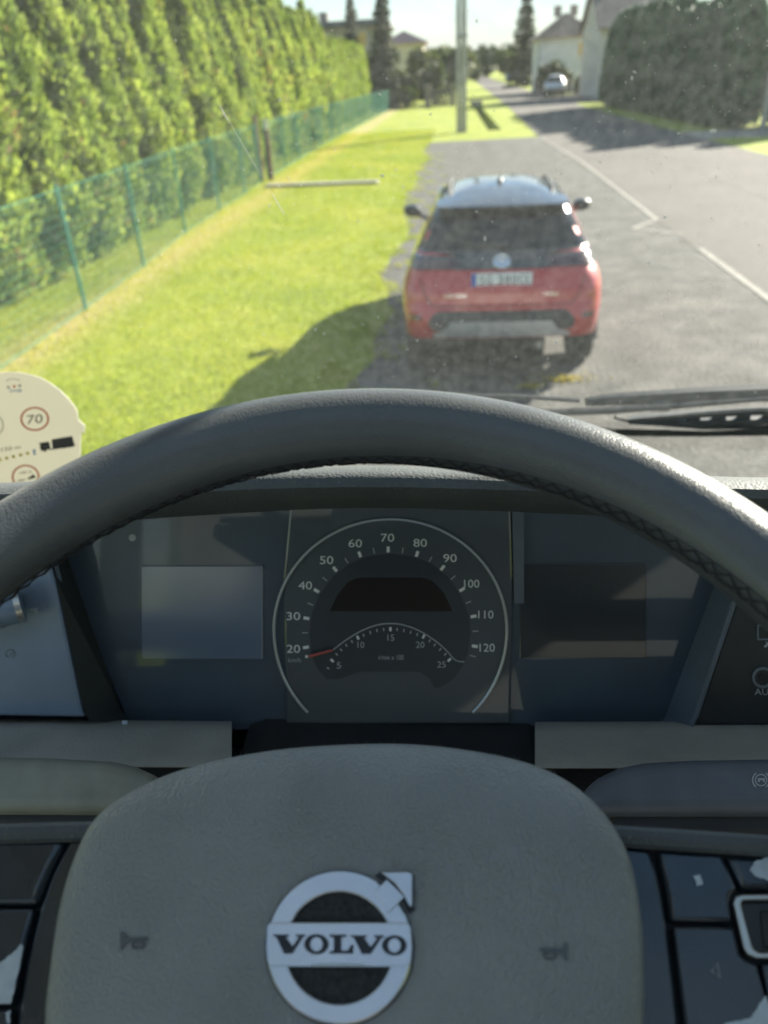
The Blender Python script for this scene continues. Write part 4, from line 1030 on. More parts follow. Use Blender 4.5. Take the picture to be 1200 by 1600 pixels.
rfo = rfm.build('roof', 'lining', cab)
MB().box(REL(.11, -0.065, .66), (1.22, 1.10, .006)).build('added_hatch', 'door_glass', rfo)
rwm = MB()      # rear wall with an unseen window, added to light the cluster from behind
for cx, cz, w_, h_ in ((.41, -.80, 2.45, 1.42), (.41, .52, 2.45, .24), (-.62, 0.155, .39, .49), (1.44, 0.155, .39, .49)): rwm.box(REL(cx, -1.32, cz), (w_, .06, h_))
rwo = rwm.build('rear_wall', 'cab_trim', cab)
MB().box(REL(.41, -1.32, 0.155), (1.67, .006, .49)).build('rear_window', 'door_glass', rwo)
vz = MB()       # unseen blade on arms, added to keep sun off the pad but not the rim
VZ0, VZ1 = .130, .220
vz.grid([[REL(x, wsp(x, .75)[1]-EYE[1]-.11, VZ0), REL(x, wsp(x, .75)[1]-EYE[1]-.10, VZ0), REL(x, wsp(x, .75)[1]-EYE[1]-.10, VZ1), REL(x, wsp(x, .75)[1]-EYE[1]-.11, VZ1)] for x in np.linspace(-.70, 1.54, 15)], closed_v=True)
for x in (-.6, .42, 1.44): vz.tube([REL(x, wsp(x, .75)[1]-EYE[1]-.105, VZ1), REL(x, wsp(x, 1.0)[1]-EYE[1]-.02, .47)], .006, 6)
vz.build('added_sun_blocker', 'cab_trim', cab)
MB().box(REL(0.41, -0.1, -1.55), (2.45, 2.3, 0.06)).build('floor', 'dash_black', cab)
MB().box(REL(0.41, 1.13, -1.28), (2.45, 0.06, 1.36)).build('front_panel', 'cab_paint', cab, bevel=.02)

# ------------------------------------------------------------------ dashboard
dash = thing('dashboard', 'dark grey truck dashboard with soft brow, side panels and ledge', 'dashboard', tuple(REL(0.0, 0.5, -0.9)))
CLN = (0, -math.cos(R(18)), math.sin(R(18)))
CL = Plane(at_y(610, 960, 0.50)-EYE, CLN)
SIDE = CL.up(0.035)
def loft_cols(cols, rows_at):
    """sections at pixel columns; rows_at(col index) -> list of (Y, pixel row) or ('abs', Y, z)"""
    G = []
    for i, cx in enumerate(cols):
        row = []
        for it in rows_at(i):
            if len(it) == 3: row.append(REL(row[0][0], it[1], it[2]))
            else: row.append(at_y(cx, it[1], it[0]))
        G.append(row)
    return G
bt = [760, 753, 739, 729, 726, 732, 745, 757]
cols = [-260, 30, 250, 430, 600, 800, 1150, 2600]
def brow_rows(i):
    t = bt[i]
    return [(.530, t+68), (.462, t+58), (.453, t+50), (.449, t+34), (.452, t+20), (.459, t+10), (.469, t+4), (.482, t+0.5), (.50, t+1), ('abs', .66, -.41), ('abs', 1.05, -.66), ('abs', 1.05, -.75), ('abs', .53, -.6)]
Gc = np.array(loft_cols(cols, brow_rows)); xs_new = []
Gd = []
for j in range(Gc.shape[1]):
    xs_ = Gc[:, j, 0]; xi = np.linspace(-0.70, 1.50, 60)
    base_x = Gc[:, 7, 0]
    Gd.append(np.stack([np.interp(xi, base_x, Gc[:, j, 0]+(0)) if False else xi, np.interp(xi, base_x, Gc[:, j, 1]), np.interp(xi, base_x, Gc[:, j, 2])], 1))
Gd = np.transpose(np.array(Gd), (1, 0, 2))
MB().grid(Gd.tolist(), closed_v=True).build('brow', 'brow_soft', dash, smooth=True, angle=50)
flat('side_panel', [[(-420, 1112), (134, 1122), (128, 1108), (86, 905), (52, 785), (-420, 785)]], SIDE, 'panel_plastic', dash, -0.012, bevel=0.003)
flat('side_panel', [[(1083, 1134), (1147, 940), (1192, 785), (2400, 785), (2400, 1145)]], SIDE, 'panel_dark', dash, -0.012, bevel=0.003)
A = CL.loop([(205, 1130), (190, 1110), (112, 890), (72, 785)]); B = SIDE.loop([(141, 1127), (131, 1112), (87, 905), (53, 785)])
MB().grid([A, B]).build('recess_wall', 'recess_wall', dash)
A = CL.loop([(1030, 1137), (1040, 1118), (1117, 912), (1160, 785)]); B = SIDE.loop([(1078, 1137), (1086, 1122), (1149, 935), (1194, 785)])
MB().grid([A, B]).build('recess_wall', 'recess_wall_pale', dash)
MB().tube(SIDE.loop([(1079, 1133), (1087, 1118), (1118, 1025), (1148, 936), (1170, 860)], .001), .0022, 8).build('edge_highlight', 'recess_wall_pale', dash, smooth=True)  # highlight along the recess edge, modelled as a thin pale tube
# ledge below the cluster, left and right of the column
def ledge(name, c0, c1, r0, r1):
    G = []
    for cx, dr in ((c0, r0), (c1, r1)):
        G.append([at_y(cx, 1122+dr, .462), at_y(cx, 1129+dr, .442), at_y(cx, 1138+dr, .432), at_y(cx, 1155+dr, .418), at_y(cx, 1172+dr, .402), at_y(cx, 1186+dr, .389), at_y(cx, 1194+dr, .384),
                  at_y(cx, 1195+dr, .44)])
    a, b_ = np.array(G[0]), np.array(G[1]); H = [(a+(b_-a)*k/12).tolist() for k in range(13)]
    m = MB().grid(H); n = len(H[0]); m.f.append(tuple(range(n))); m.f.append(tuple(12*n+i for i in range(n)))
    return m.build(name, 'dash_soft', dash, smooth=True, angle=60)
ledge('ledge', -420, 362, -2, 5)
ledge('ledge', 836, 2000, 6, 2)
MB().box(REL(0.30, 0.60, -0.82), (2.0, 0.36, 0.50)).build('lower_panel', 'dash_black', dash, bevel=.01)
MB().box(REL(-0.05, 0.44, -0.60), (0.26, 0.14, 0.26)).build('column_cover', 'dash_black', dash, bevel=.02)
MB().prism([REL(-.70, .36, -.56), REL(1.5, .36, -.56), REL(1.5, .47, -.50), REL(-.70, .47, -.50)], (0, .0, -.35)).build('knee_panel', 'dash_black', dash, bevel=.01)
# rotary light switch, icons, sockets
sw = SIDE.at(-30, 962, .026); sx_ = np.array([.87, .49, 0.0])
MB().tube([sw-sx_*.03, sw+sx_*.030], .0135, 24).build('rotary_switch', 'panel_plastic', dash, smooth=True, bevel=.001)
b = MB()
for dx in (.0105, .0275): b.tube([sw+sx_*(dx-.0022), sw+sx_*(dx+.0022)], .0142, 24)
b.build('switch_ring', 'trim_silver', dash, smooth=True)
flat('icon', [[(47, 951), (59, 949), (60, 958), (55, 958), (53, 955), (47, 954)]], SIDE, 'icon_grey', dash, .0002, .0002)
flat_ring('icon', (16, 1022), 6, 7.6, SIDE, 'icon_dim', dash, .0002, .0002, 130, 410)
flat('icon', [[(15, 1024), (21, 1017), (22, 1018), (17, 1025)]], SIDE, 'icon_dim', dash, .0002, .0002)
flat_ring('socket', (1191, 1058), 12.5, 16.5, SIDE, 'icon_dim', dash, .0012, .0002)
flat_ring('socket', (1191, 1058), 0.2, 5, SIDE, 'dash_black', dash, .0004, .0003)
text_px('lettering', 'AUX', (1196, 1081), 34, 10, SIDE, 'icon_grey', dash)
b = MB()
for a_, c_ in (((1184, 977), (1210, 977)), ((1184, 999), (1210, 999)), ((1184, 977), (1184, 999))):
    b.tube([SIDE.at(*a_, .0004), SIDE.at(*c_, .0004)], .0008, 5)
b.build('socket', 'icon_dim', dash)
flat('icon', [[(1193, 1010), (1202, 1003), (1204, 1005), (1196, 1012)], [(1196, 1003), (1199, 1003), (1205, 1011), (1202, 1012)]], SIDE, 'icon_grey', dash, .0002, .0002)
flat('white_chip', [[(191, 1127), (199, 1126), (199, 1132), (192, 1133)]], Plane(at_y(195, 1129, .446)-EYE, (0, -.6, .8)), 'wear_gleam_white', dash, .001)

# ------------------------------------------------------------------ instrument cluster
clu = thing('instrument_cluster', 'instrument cluster with round white-ringed speedometer between two dark screens', 'instrument cluster', tuple(REL(-.05, .5, -.5)))
flat('cluster_face', [[(60, 770), (1175, 770), (1175, 800), (1030, 1140), (205, 1140), (70, 800)]], CL, 'cluster_face', clu, -.01)
dial = flat('dial_block', [[(456, 770), (797, 770), (801, 900), (797, 1128), (448, 1128), (444, 900)]], CL, 'dial_face', clu, .004, bevel=.002)
DP = CL.up(.004)
flat('reflection_strip', [[(799, 780), (818, 780), (818, 940), (803, 940)]], CL, 'recess_wall_pale', clu, .0045)  # pale strip modelled in place of a reflection beside the dial
for q in ([(222, 884), (411, 884), (411, 1029), (226, 1029), (222, 1025)], [(812, 880), (1009, 880), (1009, 1027), (812, 1027)]):
    s_ = flat('screen', [q], CL, 'screen_glare' if q[0][0] < 500 else 'screen_no_glare', clu, .0012, bevel=.0004)
flat_ring('sensor', (207, 840), .3, 5.5, CL, 'dial_dim', clu, .0004, .0002, n=16)
# silver ring
arc = []
for k in range(73):
    q = R(134+(406-134)*k/72); gr = 1+0.045*max(0, math.sin(q))**2
    arc.append(DP.at(610+182*gr*math.cos(q), 985+174*gr*math.sin(q), .001))
MB().tube(arc, .0013, 8).build('dial_ring', 'ring_silver', dial, smooth=True)
ZO = lambda x, y: (400+x/2.857, 780+y/2.857)
flat('dial_well', [[ZO(*p) for p in [(600, 243), (500, 255), (415, 290), (345, 345), (285, 425), (250, 510), (240, 600), (248, 690), (275, 760), (318, 803), (370, 803), (420, 785), (470, 770), (730, 770), (775, 800), (795, 840), (815, 842), (880, 805),
      (920, 745), (945, 690), (958, 600), (948, 510), (912, 425), (855, 345), (785, 290), (700, 255)]]], DP, 'dial_inner', dial, .0003)
flat('display', [[ZO(*p) for p in [(328, 500), (365, 425), (410, 370), (455, 350), (745, 350), (790, 368), (840, 420), (878, 500)]]], DP, 'dial_display', dial, .0003, .0003)
ra = [ZO(*p) for p in [(345, 672), (400, 630), (470, 588), (540, 562), (600, 555), (660, 562), (730, 588), (800, 632), (850, 675), (890, 718), (930, 726)]]
MB().tube([DP.at(x, y, .0006) for x, y in catmull(ra, 4)], .0005, 6).build('rev_arc', 'dial_dim', dial)
def tickm(c, o, ln, wd, z, m, name='tick'):
    cx, cy_ = c; dx, dy = o[0]-cx, o[1]-cy_; l = math.hypot(dx, dy); dx, dy = dx/l, dy/l
    P = [(cx+dx*a*ln/2-dy*s*wd/2, cy_+dy*a*ln/2+dx*s*wd/2) for a, s in ((-1, -1), (1, -1), (1, 1), (-1, 1))]
    flat(name, [[ZO(*p) for p in P]], DP, m, dial, .0003, .0003)
for c, s in zip([(167, 668), (167, 522), (220, 385), (315, 272), (443, 197), (587, 172), (733, 195), (866, 263), (963, 377), (1026, 515), (1032, 663)], '20 30 40 50 60 70 80 90 100 110 120'.split()):
    text_px('numeral', s, ZO(*c), (60 if len(s) == 2 else 68)/2.857, 36/2.857, DP, 'dial_white', dial, .0004)
for c in [(223, 661), (225, 531), (270, 408), (353, 312), (463, 246), (590, 224), (719, 244), (833, 306), (920, 403), (971, 523), (977, 656)]: tickm(c, (600, 600), 26, 13, 0, 'dial_white')
for c in [(219, 596), (243, 468), (307, 356), (404, 274), (526, 230), (655, 229), (779, 268), (880, 350), (949, 460), (979, 589), (968, 700)]: tickm(c, (600, 600), 26, 4, 0, 'dial_dim')
for c in [(340, 720), (455, 618), (600, 580), (748, 613), (863, 717)]: tickm(c, (600, 960), 18, 10, 0, 'dial_white')
for c in [(322, 754), (360, 692), (380, 672), (403, 652), (428, 635), (480, 607), (510, 595), (540, 586), (570, 581), (630, 581), (660, 586), (690, 594), (720, 604), (775, 632), (798, 650), (822, 670), (845, 692)]: tickm(c, (600, 960), 13, 5, 0, 'dial_dim')
for c, s in (((370, 742), '5'), ((468, 650), '10'), ((602, 618), '15'), ((733, 650), '20'), ((828, 738), '25')):
    text_px('numeral', s, ZO(*c), (20 if len(s) == 1 else 38 if s[0] == '2' else 30)/2.857, 28/2.857, DP, 'dial_dim', dial, .0007)
text_px('lettering', 'km/h', ZO(172, 718), 56/2.857, 20/2.857, DP, 'dial_dim', dial, .0004)
text_px('lettering', 'r/min x 100', ZO(603, 706), 112/2.857, 22/2.857, DP, 'dial_dim', dial, .0007)
MB().tube([DP.at(*ZO(236, 702), .0035), DP.at(*ZO(342, 674), .0035)], [.0012, .0009], 6).build('needle', 'needle_red', dial)
tickm((226, 702), (600, 600), 12, 12, 0, 'dial_white', 'marker')

# ------------------------------------------------------------------ stalks
def slab(name, pts, plane, m, par, thick, bev, seg=3, per=4):
    o = MB().prism(plane.loop([tuple(p) for p in pts]), -plane.n*thick).build(name, m, par, bevel=bev, seg=seg)
    o.data.polygons.foreach_set('use_smooth', [True]*len(o.data.polygons))
    try: o.data.set_sharp_from_angle(angle=R(40))
    except Exception: pass
    return o
SPL = Plane(at_y(80, 1230, .325)-EYE, (0.0, -.50, .86))
st = thing('control_stalk', 'grey-green control stalk reaching in from the left behind the wheel', 'stalk', tuple(SPL.at(100, 1230)), 'column stalks')
slab('lever', [(-330, 1178), (-100, 1178), (60, 1180), (170, 1186), (205, 1194), (232, 1206), (252, 1222), (262, 1262), (200, 1270), (-330, 1268)], SPL, 'stalk_plastic', st, .026, .010, 4)
slab('underside_strip', [(-330, 1250), (180, 1255), (160, 1292), (-330, 1290)], SPL.up(-.010), 'dash_black', st, .02, .004)  # dark strip along the lower side of the lever
text_px('lettering', ')', (-2, 1219), 5, 12, SPL, 'icon_grey', st)
SPR = Plane(at_y(1080, 1230, .325)-EYE, (0.0, -.50, .86))
st = thing('control_stalk', 'dark blue-grey control stalk reaching in from the right behind the wheel', 'stalk', tuple(SPR.at(1080, 1230)), 'column stalks')
slab('lever', [(1560, 1184), (1200, 1182), (1080, 1184), (1010, 1188), (970, 1196), (938, 1212), (912, 1232), (898, 1275), (960, 1272), (1560, 1272)], SPR, 'stalk_blue', st, .026, .010, 4)
slab('underside_strip', [(1560, 1258), (950, 1258), (960, 1304), (1560, 1306)], SPR.up(-.010), 'dash_black', st, .02, .004)  # dark strip below this lever as well
IC = SPR.up(.0003)
for a0, a1, r0, r1 in ((0, 360, 8, 9.8), (125, 235, 12.2, 14.2), (-55, 55, 12.2, 14.2)):
    flat_ring('icon', (1189, 1219), r0, r1, IC, 'icon_grey', st, .0003, 0, a0, a1, n=24)
flat('icon', [[(1184, 1216), (1195, 1216), (1195, 1222), (1192, 1222), (1192, 1219), (1187, 1219), (1187, 1222), (1184, 1222)]], IC, 'icon_grey', st, .0003)

# ------------------------------------------------------------------ steering wheel
TL = R(25)
WU, WV, WN = np.array([1.0, 0, 0]), np.array([0, math.cos(TL), math.sin(TL)]), np.array([0, -math.sin(TL), math.cos(TL)])
WC = REL(-.041, .140, -.229); RM, RA = .208, .0175
wheel = thing('steering_wheel', 'grey leather steering wheel with silver emblem and cross-stitched rim', 'steering wheel', tuple(REL(-.045, .18, -.36)))
def torus_pt(th, ph, ex=0.0):
    rad = math.cos(th)*WU+math.sin(th)*WV
    return WC+rad*(RM+(RA+ex)*math.cos(ph))+WN*((RA+ex)*math.sin(ph))
MB().grid([[torus_pt(2*math.pi*i/200, 2*math.pi*j/28) for j in range(28)] for i in range(200)], closed_u=True, closed_v=True).build('rim', 'rim_leather', wheel, smooth=True)
def seam(th): return R(164+0.5*(math.degrees(th)-30))
b = MB(); dth = R(2.35); k0 = R(-30); nn = 106
for sgn in (0, 1):
    pts = []
    for i in range(nn):
        th = k0+dth*i
        up = (i+sgn) % 2
        ph = seam(th)+R(9.5)*(1 if up else -1)
        pts.append(torus_pt(th, ph, .0006))
        pts.append(torus_pt(th+dth*.5, seam(th+dth*.5)+R(1.5)*(1 if sgn else -1), .0011+.0003*sgn))
    b.tube(pts, .00040, 6)
b.build('stitching', 'stitch_thread', wheel, smooth=True)
for dph in (-10.5, 10.5):
    MB().tube([torus_pt(k0+R(1)*i, seam(k0+R(1)*i)+R(dph), -.0001) for i in range(250)], .0003, 5).build('seam', 'stitch_thread', wheel, smooth=True)

PADP = Plane((lambda d: d/np.linalg.norm(d)*.315)(CAMROT@np.array([532-600, 1480-800, F_PX])), WN)
po = [(590, 1150), (690, 1155), (790, 1173), (858, 1197), (910, 1232), (952, 1280), (984, 1345), (1000, 1425), (1005, 1510), (1004, 1610), (990, 1720), (950, 1830), (870, 1930), (720, 1990),
      (540, 2010), (360, 1990), (210, 1930), (130, 1830), (88, 1720), (76, 1610), (84, 1510), (100, 1410), (128, 1325), (165, 1266), (240, 1216), (330, 1183), (450, 1159)]
EDGE = PADP.up(-.012)
ol = [EDGE.at(x, y) for x, y in catmull(po, 6, True)]
pc = PADP.at(540, 1560)
uv = [((p-pc)@WU, (p-pc)@WV) for p in ol]
prof = [(0.985, -.040), (1.0, -.022), (1.0, -.0125), (.995, -.0085), (.985, -.0055), (.970, -.0035), (.945, -.002), (.90, -.0008), (.82, .0), (.72, .0004), (.6, .0006), (.45, .0006), (.28, .0006), (.12, .0006), (.02, .0006)]
vtop = max(v for u, v in uv)
def padpt(u, v, s, h):
    U_, V_ = u*s, v*s; v0 = vtop*0.50
    drop = 0.0 if V_ < v0 else -.013*((V_-v0)/(vtop-v0))**1.7
    return pc+WU*U_+WV*V_+WN*(h+drop)
hub = MB().grid([[padpt(u, v, s, h) for u, v in uv] for s, h in prof], closed_v=True)
n_ = len(uv); hub.f.append(tuple((len(prof)-1)*n_+i for i in range(n_)))
pad = hub.build('hub_pad', 'pad_plastic', wheel, smooth=True, angle=70)
mat('fluff', (0.45, 0.40, 0.32), 0.9)
EP = PADP.up(.0006)
ZE = lambda x, y: (400+x/4.286, 1340+y/4.286)
# emblem
flat('emblem_base', [ring_px((531, 1482), 116.5, 122, n=64)[:-1]], EP, 'emblem_dark', pad, .0006)
em = flat_ring('emblem_ring', (531, 1482), 83, 113.5, EP, 'emblem_silver', pad, .0022, .0003, ry=1.052, n=96)
em.modifiers.new('bevel', 'BEVEL').width = .0005
flat('emblem_felt', [ring_px((531, 1482), 86, 90, n=48)[:-1]], EP, 'emblem_felt', pad, .0004, .0006)
br = flat('emblem_bar', [[(419, 1450), (423, 1442.5), (638, 1442.5), (643, 1452), (645, 1482), (643, 1505), (639, 1512), (424, 1511.5), (420, 1503), (417.5, 1480)]], EP, 'emblem_silver', pad, .0022, .0006, bevel=.0004)
LP_ = EP.up(.0030)
def letter(loops): flat('emblem_letter', [[ZE(*p) for p in l] for l in loops], LP_, 'emblem_dark', pad, .00012)
def V_let(x0, x1, y0=515, y1=643):
    w = x1-x0; f = lambda u, v: (x0+u*w, y0+v*(y1-y0))
    letter([[f(0, 0), f(.48, 0), f(.48, .10), f(.40, .12), f(.60, .62), f(.80, .12), f(.70, .10), f(.70, 0), f(1, 0), f(1, .10), f(.93, .13), f(.60, 1), f(.33, 1), f(.09, .13), f(0, .10)]])
def O_let(x0, x1, y0=512, y1=648):
    cx, cy_ = (x0+x1)/2, (y0+y1)/2; rx, ry = (x1-x0)/2, (y1-y0)/2
    A = LP_.loop([ZE(cx+rx*math.cos(q), cy_+ry*math.sin(q)) for q in np.linspace(0, 6.2832, 41)]); B = LP_.loop([ZE(cx+rx*.50*math.cos(q), cy_+ry*.70*math.sin(q)) for q in np.linspace(0, 6.2832, 41)])
    MB().strip(A, B, LP_.n*.00012).build('emblem_letter', 'emblem_dark', pad)
V_let(116, 330); O_let(322, 487)
letter([[(492, 515), (606, 515), (606, 530), (572, 534), (572, 622), (615, 622), (636, 585), (655, 585), (650, 643), (490, 643), (490, 628), (520, 624), (520, 534), (492, 530)]])
V_let(635, 857, 520, 646); O_let(843, 1010, 520, 656)
flat('emblem_arrow', [[ZE(*p) for p in [(878, 152), (1000, 272), (885, 385), (862, 330), (832, 285), (795, 240)]]], EP, 'emblem_silver', pad, .0026, .0004, bevel=.0003)
flat('emblem_arrow_back', [[ZE(*p) for p in [(795, 125), (835, 95), (1035, 95), (1062, 125), (1062, 355), (1020, 380), (985, 300), (870, 180)]]], EP, 'emblem_dark', pad, .0006, .0)
flat('emblem_arrow', [[ZE(*p) for p in [(835, 108), (1020, 106), (1040, 112), (1052, 130), (1052, 330), (1040, 342), (1026, 330), (990, 255), (935, 185)]]], EP, 'emblem_silver', pad, .0036, .0004, bevel=.0004)
flat('emblem_gleam', [[(484, 1506.5), (510, 1504), (560, 1505), (576, 1508), (570, 1510), (490, 1510)]], LP_, 'wear_gleam_white', pad, .0001)  # highlight painted on the bar as a thin white shape
# horn marks
def horn(cx, cy_, sg, sl):
    f = lambda x, y: (cx+sg*x, cy_+y+sl*sg*x)
    flat('horn_mark', [[f(-22, 13), f(-22, -13), f(-17, -14), f(-13, -6), f(-6, -4), f(22, -4), f(22, 2), f(-6, 2), f(-13, 6), f(-18, 15)]], EP, 'horn_mark', pad, .0004)
    b = MB(); L2 = [f(-2, 3), f(13, 3), f(16, 7), f(13, 12), f(0, 12), f(-4, 8)]
    b.tube([EP.at(*p, .0002) for p in L2], .0004, 5, closed=True); b.build('horn_mark', 'horn_mark', pad)
horn(210, 1469, 1, -0.06); horn(865, 1486, -1, 0.06)
# fluff on the far edge of the pad, dust
b = MB(); g = np.random.default_rng(5)
for k in range(300):
    i = g.integers(0, n_); u, v = uv[i]
    if v < vtop*0.86: continue
    p = padpt(u, v, .992, -.0075)+np.array([g.normal()*.001, g.normal()*.0008, g.normal()*.0005]); d = unit(g.normal(size=3))*.0011*g.random()
    b.tube([p, p+d*.5+np.array([0, 0, .0002]), p+d], .00009, 3)
fl = b.build('dust_fibre', 'fluff', pad); fl['kind'] = 'stuff'
b = MB()
for k in range(170):
    x, y = g.uniform(120, 980), g.uniform(1180, 1600); p = PADP.at(x, y); U_, V_ = (p-pc)@WU, (p-pc)@WV
    r = .00011*np.exp(g.normal()*.45); q = padpt(U_, V_, 1, .0007)
    if (x-531)**2+(y-1482)**2 < 125**2: continue
    b.prism([q+WU*r*math.cos(a)+WV*r*math.sin(a) for a in (0, 1.05, 2.09, 3.14, 4.19, 5.24)], WN*.00012)
fl = b.build('dust_speck', 'fluff', pad); fl['kind'] = 'stuff'

# spokes with buttons
SPK = PADP.up(-.0205)
def spoke_piece(name, pts, m, thick=.02, bev=.0012, lift=0.0, seg=2):
    return slab(name, pts, SPK.up(lift), m, wheel, thick, bev, seg)
# left spoke
spoke_piece('spoke', [(-330, 1300), (150, 1300), (140, 1700), (-330, 1700)], 'dash_black', .02, .002, -.007)
o = MB().tube([SPK.at(x, y, .000) for x, y in ((-330, 1304), (0, 1303), (80, 1301), (160, 1299))], .0042, 10).build('spoke_trim', 'brow_soft', wheel, smooth=True)
spoke_piece('spoke_strip', [(109, 1308), (150, 1306), (150, 1720), (20, 1720), (26, 1590), (38, 1510), (60, 1420), (80, 1365)], 'gloss_black', .012, .002, -.001)
spoke_piece('button', [(-300, 1312), (104, 1309), (82, 1350), (66, 1385), (56, 1415), (-300, 1416)], 'gloss_black', .012, .003)
spoke_piece('button', [(-300, 1421), (53, 1419), (40, 1465), (24, 1545), (16, 1572), (-300, 1572)], 'gloss_black', .012, .0015)
spoke_piece('button', [(-300, 1577), (15, 1577), (12, 1720), (-300, 1720)], 'gloss_black', .012, .0015)
# right spoke
spoke_piece('spoke', [(960, 1312), (1500, 1345), (1500, 1720), (960, 1720)], 'dash_black', .02, .002, -.007)
o = MB().tube([SPK.at(x, y, .001) for x, y in ((950, 1306), (1050, 1312), (1200, 1322), (1500, 1345))], .0042, 10).build('spoke_trim', 'brow_soft', wheel, smooth=True)
spoke_piece('spoke_strip', [(960, 1320), (1017, 1326), (1030, 1365), (1042, 1430), (1052, 1510), (1062, 1600), (1066, 1720), (960, 1720)], 'gloss_black', .012, .002, -.001)
spoke_piece('button', [(1027, 1328), (1128, 1334), (1142, 1362), (1154, 1391), (1143, 1398), (1141, 1412), (1146, 1441), (1048, 1440), (1042, 1395)], 'gloss_black', .012, .003)
spoke_piece('button', [(1134, 1335), (1500, 1360), (1500, 1392), (1160, 1391)], 'gloss_black', .012, .0025)
spoke_piece('button', [(1051, 1447), (1147, 1448), (1156, 1490), (1166, 1500), (1184, 1505), (1210, 1610), (1225, 1720), (1078, 1720), (1070, 1600)], 'gloss_black', .012, .0012)
spoke_piece('button', [(1190, 1504), (1500, 1504), (1500, 1720), (1232, 1720)], 'gloss_black', .012, .0012)
spoke_piece('button', [(1152, 1408), (1420, 1408), (1420, 1490), (1168, 1490)], 'panel_dark', .01, .001, .0005)
fr_o = [(1144, 1412), (1148, 1402), (1158, 1399.5), (1430, 1399.5), (1430, 1498), (1180, 1498), (1166, 1492), (1160, 1482)]
fr_i = [(1155, 1414), (1157, 1409), (1162, 1407.5), (1422, 1407.5), (1422, 1490), (1184, 1490), (1176, 1486), (1172, 1478)]
A, B = SPK.loop(fr_o, .0015), SPK.loop(fr_i, .0015)
MB().strip(A, B, SPK.n*.0022, closed=True).build('button_frame', 'trim_silver', wheel, bevel=.0005)
spoke_piece('roller', [(1188, 1422), (1400, 1422), (1400, 1482), (1194, 1482)], 'dash_black', .004, .001, .0018)
BT = SPK.up(.0002)
def worn(pts, lift=.0002):
    g2 = random.Random(int(abs(pts[0][0])*7+pts[0][1])); P = []
    for i in range(len(pts)):
        a, c = pts[i], pts[(i+1) % len(pts)]
        for k in range(4): P.append((a[0]+(c[0]-a[0])*k/4+g2.uniform(-1.3, 1.3), a[1]+(c[1]-a[1])*k/4+g2.uniform(-1.3, 1.3)))
    flat('worn_patch', [P], BT, 'wear_gleam_white', wheel, .00015)
worn([(-60, 1500), (0, 1506), (18, 1490), (34, 1476), (37, 1482), (22, 1548), (16, 1568), (-60, 1566)])
worn([(10, 1582), (17, 1578), (15, 1600), (10, 1596)])
worn([(1084, 1369), (1093, 1367), (1098, 1382), (1089, 1384)])
worn([(1171, 1361), (1178, 1347), (1200, 1339), (1300, 1345), (1300, 1380), (1200, 1375), (1185, 1371)])
worn([(1132, 1600), (1150, 1596), (1172, 1592), (1184, 1572), (1196, 1556), (1212, 1600), (1222, 1700), (1100, 1700)])
b = MB(); b.tube([BT.at(x, y, .0002) for x, y in ((1112, 1517), (1120.5, 1505), (1124.5, 1528))], .0003, 5, closed=True); b.build('icon', 'icon_grey', wheel)

# ------------------------------------------------------------------ card on the dashboard
CP = Plane(at_y(60, 660, .90)-EYE, (0.06, -1, .10))
card = thing('information_card', 'cream plastic card with 70 sign and truck print leaning on the windscreen', 'card', tuple(CP.at(60, 770)))
ZC = lambda x, y: (x/7.275, 560+y/7.275)
co = [(-1500, 300), (-600, 190), (0, 162), (130, 156), (220, 160), (330, 180), (450, 215), (560, 275), (680, 360), (780, 460), (850, 550), (880, 612), (890, 690), (930, 735), (966, 762), (958, 840), (920, 850), (914, 980), (916, 1500), (-1500, 1500)]
flat('card_sheet', [[ZC(*p) for p in co]], CP, 'card_film', card, -.0012)
def cprint(m, loops): flat('print', [[ZC(*p) for p in l] for l in loops], CP, m, card, .0001, .0002)
def cring(c, r0, r1, ry, a0=0, a1=360, m='print_red'):
    A = CP.loop([ZC(*p) for p in ring_px(c, r0, r0*ry, a0, a1)], .0002); B = CP.loop([ZC(*p) for p in ring_px(c, r1, r1*ry, a0, a1)], .0002)
    MB().strip(A, B, CP.n*.0001).build('print', m, card)
cring((395, 688), 142, 164, .83); cring((292, 1345), 138, 158, .86)
cring((150, 270), 75, 90, .45, 200, 330, 'print_grey'); cring((-160, 760), 190, 202, .75, 0, 360, 'print_grey')
text_px('print', '70', ZC(395, 690), 178/7.275, 100/7.275, CP, 'print_black', card, .0003, shear=.10)
text_px('print', '150 m', ZC(125, 1022), 215/7.275, 44/7.275, CP, 'print_black', card, .0003, shear=.16)
text_px('print', '100 m', ZC(290, 1295), 135/7.275, 30/7.275, CP, 'print_black', card, .0003, shear=.14)
text_px('print', 'TMB', ZC(175, 370), 150/7.275, 38/7.275, CP, 'print_blue', card, .0003, shear=.08)
for m, c in (('print_grey', (95, 328)), ('print_red', (162, 318)), ('print_grey', (224, 310))): cprint(m, [[(c[0]-16, c[1]-12), (c[0]+16, c[1]-14), (c[0]+14, c[1]+12), (c[0]-14, c[1]+14)]])
cprint('print_black', [[(585, 922), (820, 882), (850, 992), (600, 1030)], [(455, 968), (560, 948), (575, 1032), (470, 1052), (455, 1020)], [(440, 962), (550, 945), (552, 955), (442, 972)],
                       [(560, 1030), (850, 985), (852, 1000), (565, 1042)]])
for c in ((512, 1046), (728, 1008), (800, 996)): cprint('print_black', [[(c[0]+17*math.cos(q), c[1]+17*math.sin(q)) for q in np.linspace(0, 6.28, 13)[:-1]]])
cprint('card_plastic', [[(478, 982), (540, 970), (545, 995), (484, 1006)]])
for c in ((-80, 1175), (0, 1152), (76, 1133), (153, 1115), (234, 1098), (314, 1080)): cprint('print_yellow', [[(c[0]+20*math.cos(q), c[1]+20*math.sin(q)) for q in np.linspace(0, 6.28, 11)[:-1]]])
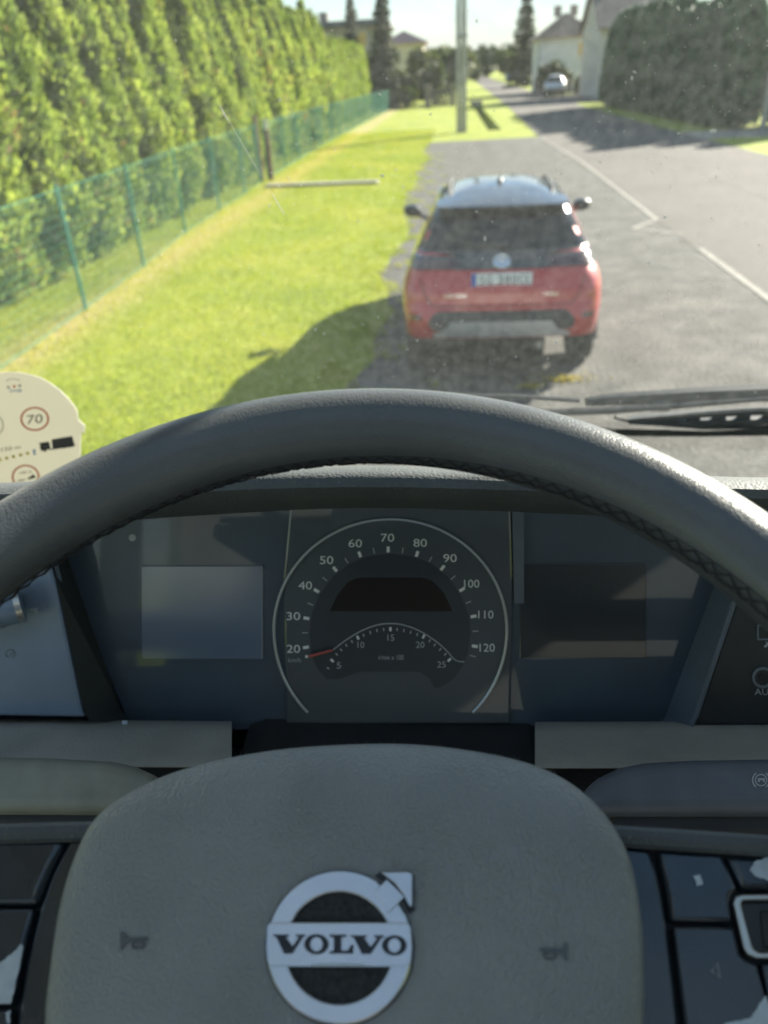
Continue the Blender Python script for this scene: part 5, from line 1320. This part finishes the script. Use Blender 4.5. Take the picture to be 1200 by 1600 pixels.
cprint('print_blue', [[(372, 1036), (400, 1032), (404, 1058), (395, 1066), (410, 1092), (388, 1100), (380, 1075)]])
cprint('print_black', [[(200, 1388), (285, 1372), (287, 1384), (205, 1398)], [(312, 1365), (380, 1315), (390, 1330), (405, 1345), (408, 1355), (318, 1378)]])

# ------------------------------------------------------------------ wipers outside the windscreen
def out_at(x, y, l=0.03): return ws_at(x, y, -l)
wp = thing('windscreen_wiper', 'upper black windscreen wiper arm resting across the foot of the glass', 'wiper', tuple(out_at(1100, 640)), 'windscreen wipers')
MB().tube([out_at(x, y, .045) for x, y in ((1500, 600), (1200, 614), (1080, 618), (960, 624), (915, 628))], [.015, .014, .012, .010, .007], 8).build('arm', 'wiper_black', wp, smooth=True)
MB().tube([out_at(x, y, .022) for x, y in ((1210, 622), (1060, 634), (960, 641), (860, 645), (700, 640), (500, 632))], [.0035, .005, .006, .006, .005, .004], 6).build('blade', 'wiper_black', wp, smooth=True)
MB().tube([out_at(x, y, .030) for x, y in ((905, 625.5), (800, 619), (650, 617), (450, 622))], [.004, .0035, .003, .003], 6).build('blade_spine', 'wiper_black', wp, smooth=True)
MB().box(out_at(1030, 632, .035), (.03, .02, .016)).build('pivot', 'wiper_black', wp, bevel=.003)
wp = thing('windscreen_wiper', 'lower black windscreen wiper with oval holes in its arm', 'wiper', tuple(out_at(1100, 660)), 'windscreen wipers')
b = MB()
up_ = [(980, 650), (1030, 645), (1080, 641), (1130, 638), (1200, 635), (1400, 631)]; dn_ = [(980, 658), (1030, 661), (1080, 661), (1130, 660), (1200, 658), (1400, 656)]
off_ = (0, -.012, 0)
b.strip([out_at(x, y, .04) for x, y in up_], [out_at(x, y+8, .04) for x, y in up_], off_); b.strip([out_at(x, y-8, .04) for x, y in dn_], [out_at(x, y, .04) for x, y in dn_], off_)
for x in (1000, 1040, 1082, 1122, 1160, 1200, 1240):
    ya, yb = float(np.interp(x, [p[0] for p in up_], [p[1] for p in up_]))+2, float(np.interp(x, [p[0] for p in dn_], [p[1] for p in dn_]))-2
    b.prism([out_at(x-9, ya, .0405), out_at(x+9, ya, .0405), out_at(x+9, yb, .0405), out_at(x-9, yb, .0405)], (0, -.011, 0))
b.build('arm', 'wiper_black', wp, smooth=True)
MB().tube([out_at(x, y, .022) for x, y in ((1400, 676), (1200, 675), (1100, 678), (1040, 677), (970, 676), (840, 664))], [.006, .006, .0045, .0055, .006, .004], 6).build('blade', 'rubber', wp, smooth=True)
MB().tube([out_at(x, y, .030) for x, y in ((1400, 664), (1200, 667), (1100, 668), (1000, 660), (960, 652))], [.0035]*5, 6).build('blade_spine', 'wiper_black', wp, smooth=True)
